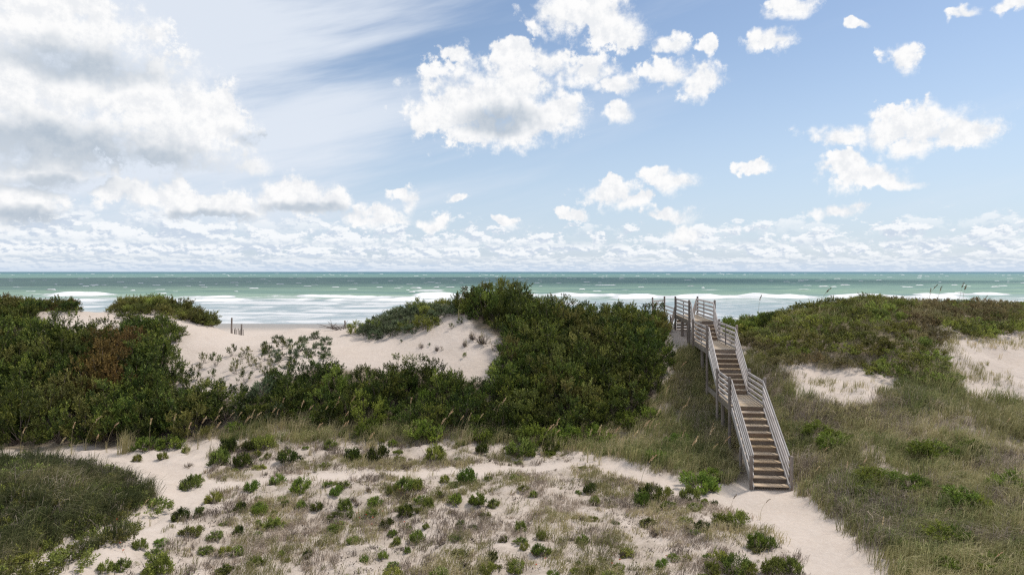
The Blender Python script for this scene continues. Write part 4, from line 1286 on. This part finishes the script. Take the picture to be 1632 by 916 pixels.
def board(name, parent, p0, p1, W, T, mat, up=(0, 0, 1)):
    """a board from p0 to p1 in the parent's space; T along 'up', W across"""
    p0, p1 = Vector(p0), Vector(p1)
    X = (p1 - p0).normalized()
    Zv = Vector(up)
    Y = Zv.cross(X).normalized()
    Zv = X.cross(Y)
    me = board_mesh((p1 - p0).length, W, T)
    o = bpy.data.objects.new(name, me)
    COL.objects.link(o)
    o.parent = parent
    mtx = Matrix((X, Y, Zv)).transposed().to_4x4()
    mtx.translation = (p0 + p1) / 2
    o.matrix_local = mtx
    if len(me.materials) == 0:
        me.materials.append(mat)
    o.material_slots[0].link = 'OBJECT'
    o.material_slots[0].material = mat
    return o


POSTS = {}


def post_mesh(L, r=.056):
    key = (round(L, 2), r)
    if key not in POSTS:
        v, f = [], []
        n = 8
        rings = [(-L / 2, r), (L / 2 - .035, r), (L / 2 - .012, r * .82), (L / 2, r * .45)]
        for (xx, rad) in rings:
            for k in range(n):
                a = 2 * math.pi * (k + .5) / n
                v.append((xx, rad * math.cos(a), rad * math.sin(a)))
        for j in range(len(rings) - 1):
            for k in range(n):
                f.append([j * n + k, j * n + (k + 1) % n, (j + 1) * n + (k + 1) % n, (j + 1) * n + k])
        f.append(list(range((len(rings) - 1) * n, len(rings) * n)))
        me = bpy.data.meshes.new("post")
        me.from_pydata(v, [], f)
        me.update()
        me.materials.append(M['post'])
        POSTS[key] = me
    return POSTS[key]


STAIR_X, STAIR_Y, STAIR_YAW = 8.6, 22.6, math.atan(.1005)
stair = link("dune_stair", None)
stair.empty_display_size = .5
stair.location = (STAIR_X, STAIR_Y, 0)
stair.rotation_euler = (0, 0, -STAIR_YAW)
tag(stair, "weathered grey timber stair with railed landings climbing over the dune", "stair")
cs, sn = math.cos(STAIR_YAW), math.sin(STAIR_YAW)


def stair_ground(v, d):
    return float(height(STAIR_X + v * cs + d * sn, STAIR_Y + d * cs - v * sn))


HALF = .65
RISE = .181


def post(v, d, top, bottom=None, r=.056):
    b = stair_ground(v, d) - .25 if bottom is None else bottom
    o = bpy.data.objects.new("post", post_mesh(top - b, r))
    COL.objects.link(o)
    o.parent = stair
    o.matrix_local = Matrix.Translation((v, d, (top + b) / 2)) @ Matrix.Rotation(-math.pi / 2, 4, 'Y')
    return o


def platform(d0, d1, z, mids, sides=(-1, 1), posts_front=True):
    n = int((d1 - d0) / .145)
    pitch = (d1 - d0) / n
    for k in range(n):
        dc = d0 + (k + .5) * pitch
        board("deck_board", stair, (-.60, dc, z - .019), (.60, dc, z - .019), pitch - .008, .038, M['deck'])
    for s in (-1, 1):
        board("rim_joist", stair, (s * .60, d0, z - .15), (s * .60, d1, z - .15), .045, .21, M['joist'])
        ds = [d0 + .05, d1 - .05]
        for d in ds:
            post(s * HALF, d, z + 1.09)
        for d in mids:
            board("rail_upright", stair, (s * (HALF - .10 + .012), d, z - .12), (s * (HALF - .10 + .012), d, z + .96), .09, .04, M['post'], up=(1, 0, 0))
        for h in (.92, .71, .50, .29, .09):
            board("rail_board", stair, (s * (HALF - .075), d0 + .02, z + h), (s * (HALF - .075), d1 - .02, z + h), .038, .10, M['rail'])
    board("end_joist", stair, (-.575, d0 + .03, z - .15), (.575, d0 + .03, z - .15), .045, .20, M['riser'])
    board("end_joist", stair, (-.575, d1 - .03, z - .15), (.575, d1 - .03, z - .15), .045, .20, M['riser'])


def flight(d0, z0, n_rise, run, ground_step=False):
    """n_rise rises from level z0 at d0; treads are the levels below the next landing"""
    for k in range(1, n_rise):
        dk = d0 + (k - 1) * run
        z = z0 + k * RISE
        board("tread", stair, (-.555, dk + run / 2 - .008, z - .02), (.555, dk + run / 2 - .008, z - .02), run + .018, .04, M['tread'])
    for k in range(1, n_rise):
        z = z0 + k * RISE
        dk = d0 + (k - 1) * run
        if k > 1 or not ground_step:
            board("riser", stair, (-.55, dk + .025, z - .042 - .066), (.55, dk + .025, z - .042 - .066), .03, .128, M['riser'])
    length = (n_rise - 1) * run
    dz = n_rise * RISE
    slope = dz / (length + run)
    for s in (-1, 1):
        board("stringer", stair, (s * .585, d0 + .02, z0 + .05), (s * .585, d0 + length - .02, z0 + .05 + slope * (length - .04)), .045, .24, M['rail'])
    return d0 + length, z0 + dz


def slope_rails(da, za, db, zb, heights=(.93, .70, .47, .24)):
    for s in (-1, 1):
        for h in heights:
            board("rail_board", stair, (s * (HALF - .075), da, za + h), (s * (HALF - .075), db, zb + h), .038, .105, M['rail'])


Z0 = -.06
d1, z1 = flight(0.0, Z0, 12, .302, True)
d2 = 5.80
d3, z3 = flight(d2, z1, 9, .273)
d4 = d3 + 3.95
d5, z5 = flight(d4, z3, 5, .273)
d6 = d5 + 5.35
platform(d1, d2, z1, [])
platform(d3, d4, z3, [(d3 + d4) / 2])
platform(d5, d6, z5, [(d5 + d6) / 2])
for s in (-1, 1):
    post(s * HALF, .06, Z0 + 1.17)
    post(s * (HALF - .01), 1.62, Z0 + 1.05, r=.05)
    board("rim_joist", stair, (s * .605, d2 + .02, z1 - .15), (s * .605, d3 + .05, z1 - .15), .05, .20, M['joist'])
    post(s * .56, (d1 + d2) / 2 + .5, z1 - .06, r=.075)
    post(s * .56, (d3 + d4) / 2 - .2, z3 - .06, r=.075)
    post(s * .58, (d5 + d6) / 2 + .3, z5 - .06, r=.085)
    post(s * .58, d5 + .8, z5 - .06, r=.085)
    board("cross_beam", stair, (-.72, d3 + .12, z1 - .06 - .2), (.72, d3 + .12, z1 - .06 - .2), .05, .18, M['joist']) if s > 0 else None
slope_rails(.06, Z0 + .22, d1 + .05, z1 + .02)
slope_rails(d2 - .05, z1 + .02, d3 + .05, z3 + .02)
slope_rails(d4 - .05, z3 + .02, d5 + .05, z5 + .02)
# boards closing the space under the top landing
for k in range(5):
    zb = z5 - .40 - k * .19
    board("skirt_board", stair, (-.60, d6 - .25, zb), (.60, d6 - .25, zb), .03, .10, M['riser'])
# the flight going on down to the beach
BRUN = .30
nb = 22
for k in range(1, nb):
    dk = d6 + (k - 1) * BRUN
    z = z5 - k * RISE
    if k < 3 or 12 < k:
        dk += 0 if k < 3 else 0
    board("tread", stair, (-.555, dk + BRUN / 2, z - .02), (.555, dk + BRUN / 2, z - .02), BRUN - .01, .04, M['tread'])
dend = d6 + nb * BRUN
zend = z5 - nb * RISE
for s in (-1, 1):
    board("stringer", stair, (s * .585, d6 + .05, z5 - .25), (s * .585, dend, zend - .10), .045, .26, M['rail'])
    for h in (.92, .68, .44):
        board("rail_board", stair, (s * (HALF - .075), d6, z5 + h - .05), (s * (HALF - .075), dend, zend + h), .038, .10, M['rail'])
    for f_ in (.33, .66, 1.0):
        post(s * HALF, d6 + (dend - d6) * f_, z5 + (zend - z5) * f_ + 1.1)

# the railed turn-off that shows beside the top landing
side = link("beach_stair_rail", None)
x, y = (1059 - CX) / F * 46.0, 46.0
side.location = (x, y, float(height(x, y)))
side.empty_display_size = .3
tag(side, "lone weathered railing post with rails beyond the stair's top landing", "railing")
gz0 = side.location.z
tz = CAM_Z - (472 - HY) / F * 46.0 - gz0
o = bpy.data.objects.new("post", post_mesh(tz + .3, .06)); COL.objects.link(o); o.parent = side
o.matrix_local = Matrix.Translation((0, 0, (tz - .3) / 2)) @ Matrix.Rotation(-math.pi / 2, 4, 'Y')
for h in (-.28, -.52, -.76):
    board("rail_board", side, (.0, .07, tz + h), (-.35, 2.2, tz + h - .15), .038, .09, M['rail'])
    board("rail_board", side, (.03, -.02, tz + h - .35), (.55, -.9, tz + h - .55), .038, .09, M['rail'])
o = bpy.data.objects.new("post", post_mesh(tz + .3, .06)); COL.objects.link(o); o.parent = side
o.matrix_local = Matrix.Translation((-.35, 2.2, (tz - .6) / 2)) @ Matrix.Rotation(-math.pi / 2, 4, 'Y')

# ------------------------------------------------------------------ sand fence in the gap
def fence_post(px, py_top, Y, label, lean=0.0):
    x = (px - CX) / F * Y
    zt = CAM_Z - (py_top - HY) / F * Y
    zb = float(height(x, Y)) - .25
    e = link("fence_post", post_mesh(zt - zb, .05))
    e.matrix_world = Matrix.Translation((x, Y, (zt + zb) / 2)) @ Matrix.Rotation(-math.pi / 2 + lean, 4, 'Y')
    tag(e, label, "post")


fence_post(369, 506, 43.0, "tall weathered fence post beside the olive shrubs of the dune shoulder", .03)
fence_post(385, 516, 43.6, "short fence post beside the grey pickets in the sand gap")
fence_post(550.5, 510.5, 43.5, "leaning fence post beside the grey-green capped dune", -.07)
x, y = (377 - CX) / F * 43.4, 43.4
fen = link("sand_fence", None); fen.location = (x, y, float(height(x, y))); fen.empty_display_size = .3
tag(fen, "half-buried row of grey sand fence pickets across the gap", "fence")
rr = random.Random(4)
for k in range(38):
    dx = (k - 3) * .085 if k < 9 else .5 + (k - 9) * .12
    zg = float(height(x + dx, y)) - fen.location.z
    hh = rr.uniform(.45, .62) if k < 9 else rr.choice([.12, .2, .16, .28, .08])
    board("picket", fen, (dx, rr.uniform(-.03, .03), zg - .2), (dx + rr.uniform(-.05, .05), rr.uniform(-.03, .03), zg + hh), .012, .045, M['picket'], up=(1, 0, 0))

# driftwood branches by the leaning post
x, y, z = [float(a[0]) for a in ground_at(538, 526)]
r_ = np.random.default_rng(12)
n = 26
p0 = np.stack([r_.normal(size=n) * .35, r_.normal(size=n) * .12, np.abs(r_.normal(size=n)) * .08], -1)
p1 = p0 + np.stack([r_.normal(size=n) * .5, r_.normal(size=n) * .2, np.abs(r_.normal(size=n)) * .28], -1)
v, q = tubes(p0, p1, np.full(n, .022), np.full(n, .008), 4)
o = link("driftwood", mk_mesh("driftwood", v, q), mat=M['twig'])
o.location = (x, y, z)
tag(o, "tangle of dead branches lying by the leaning fence post", "driftwood")
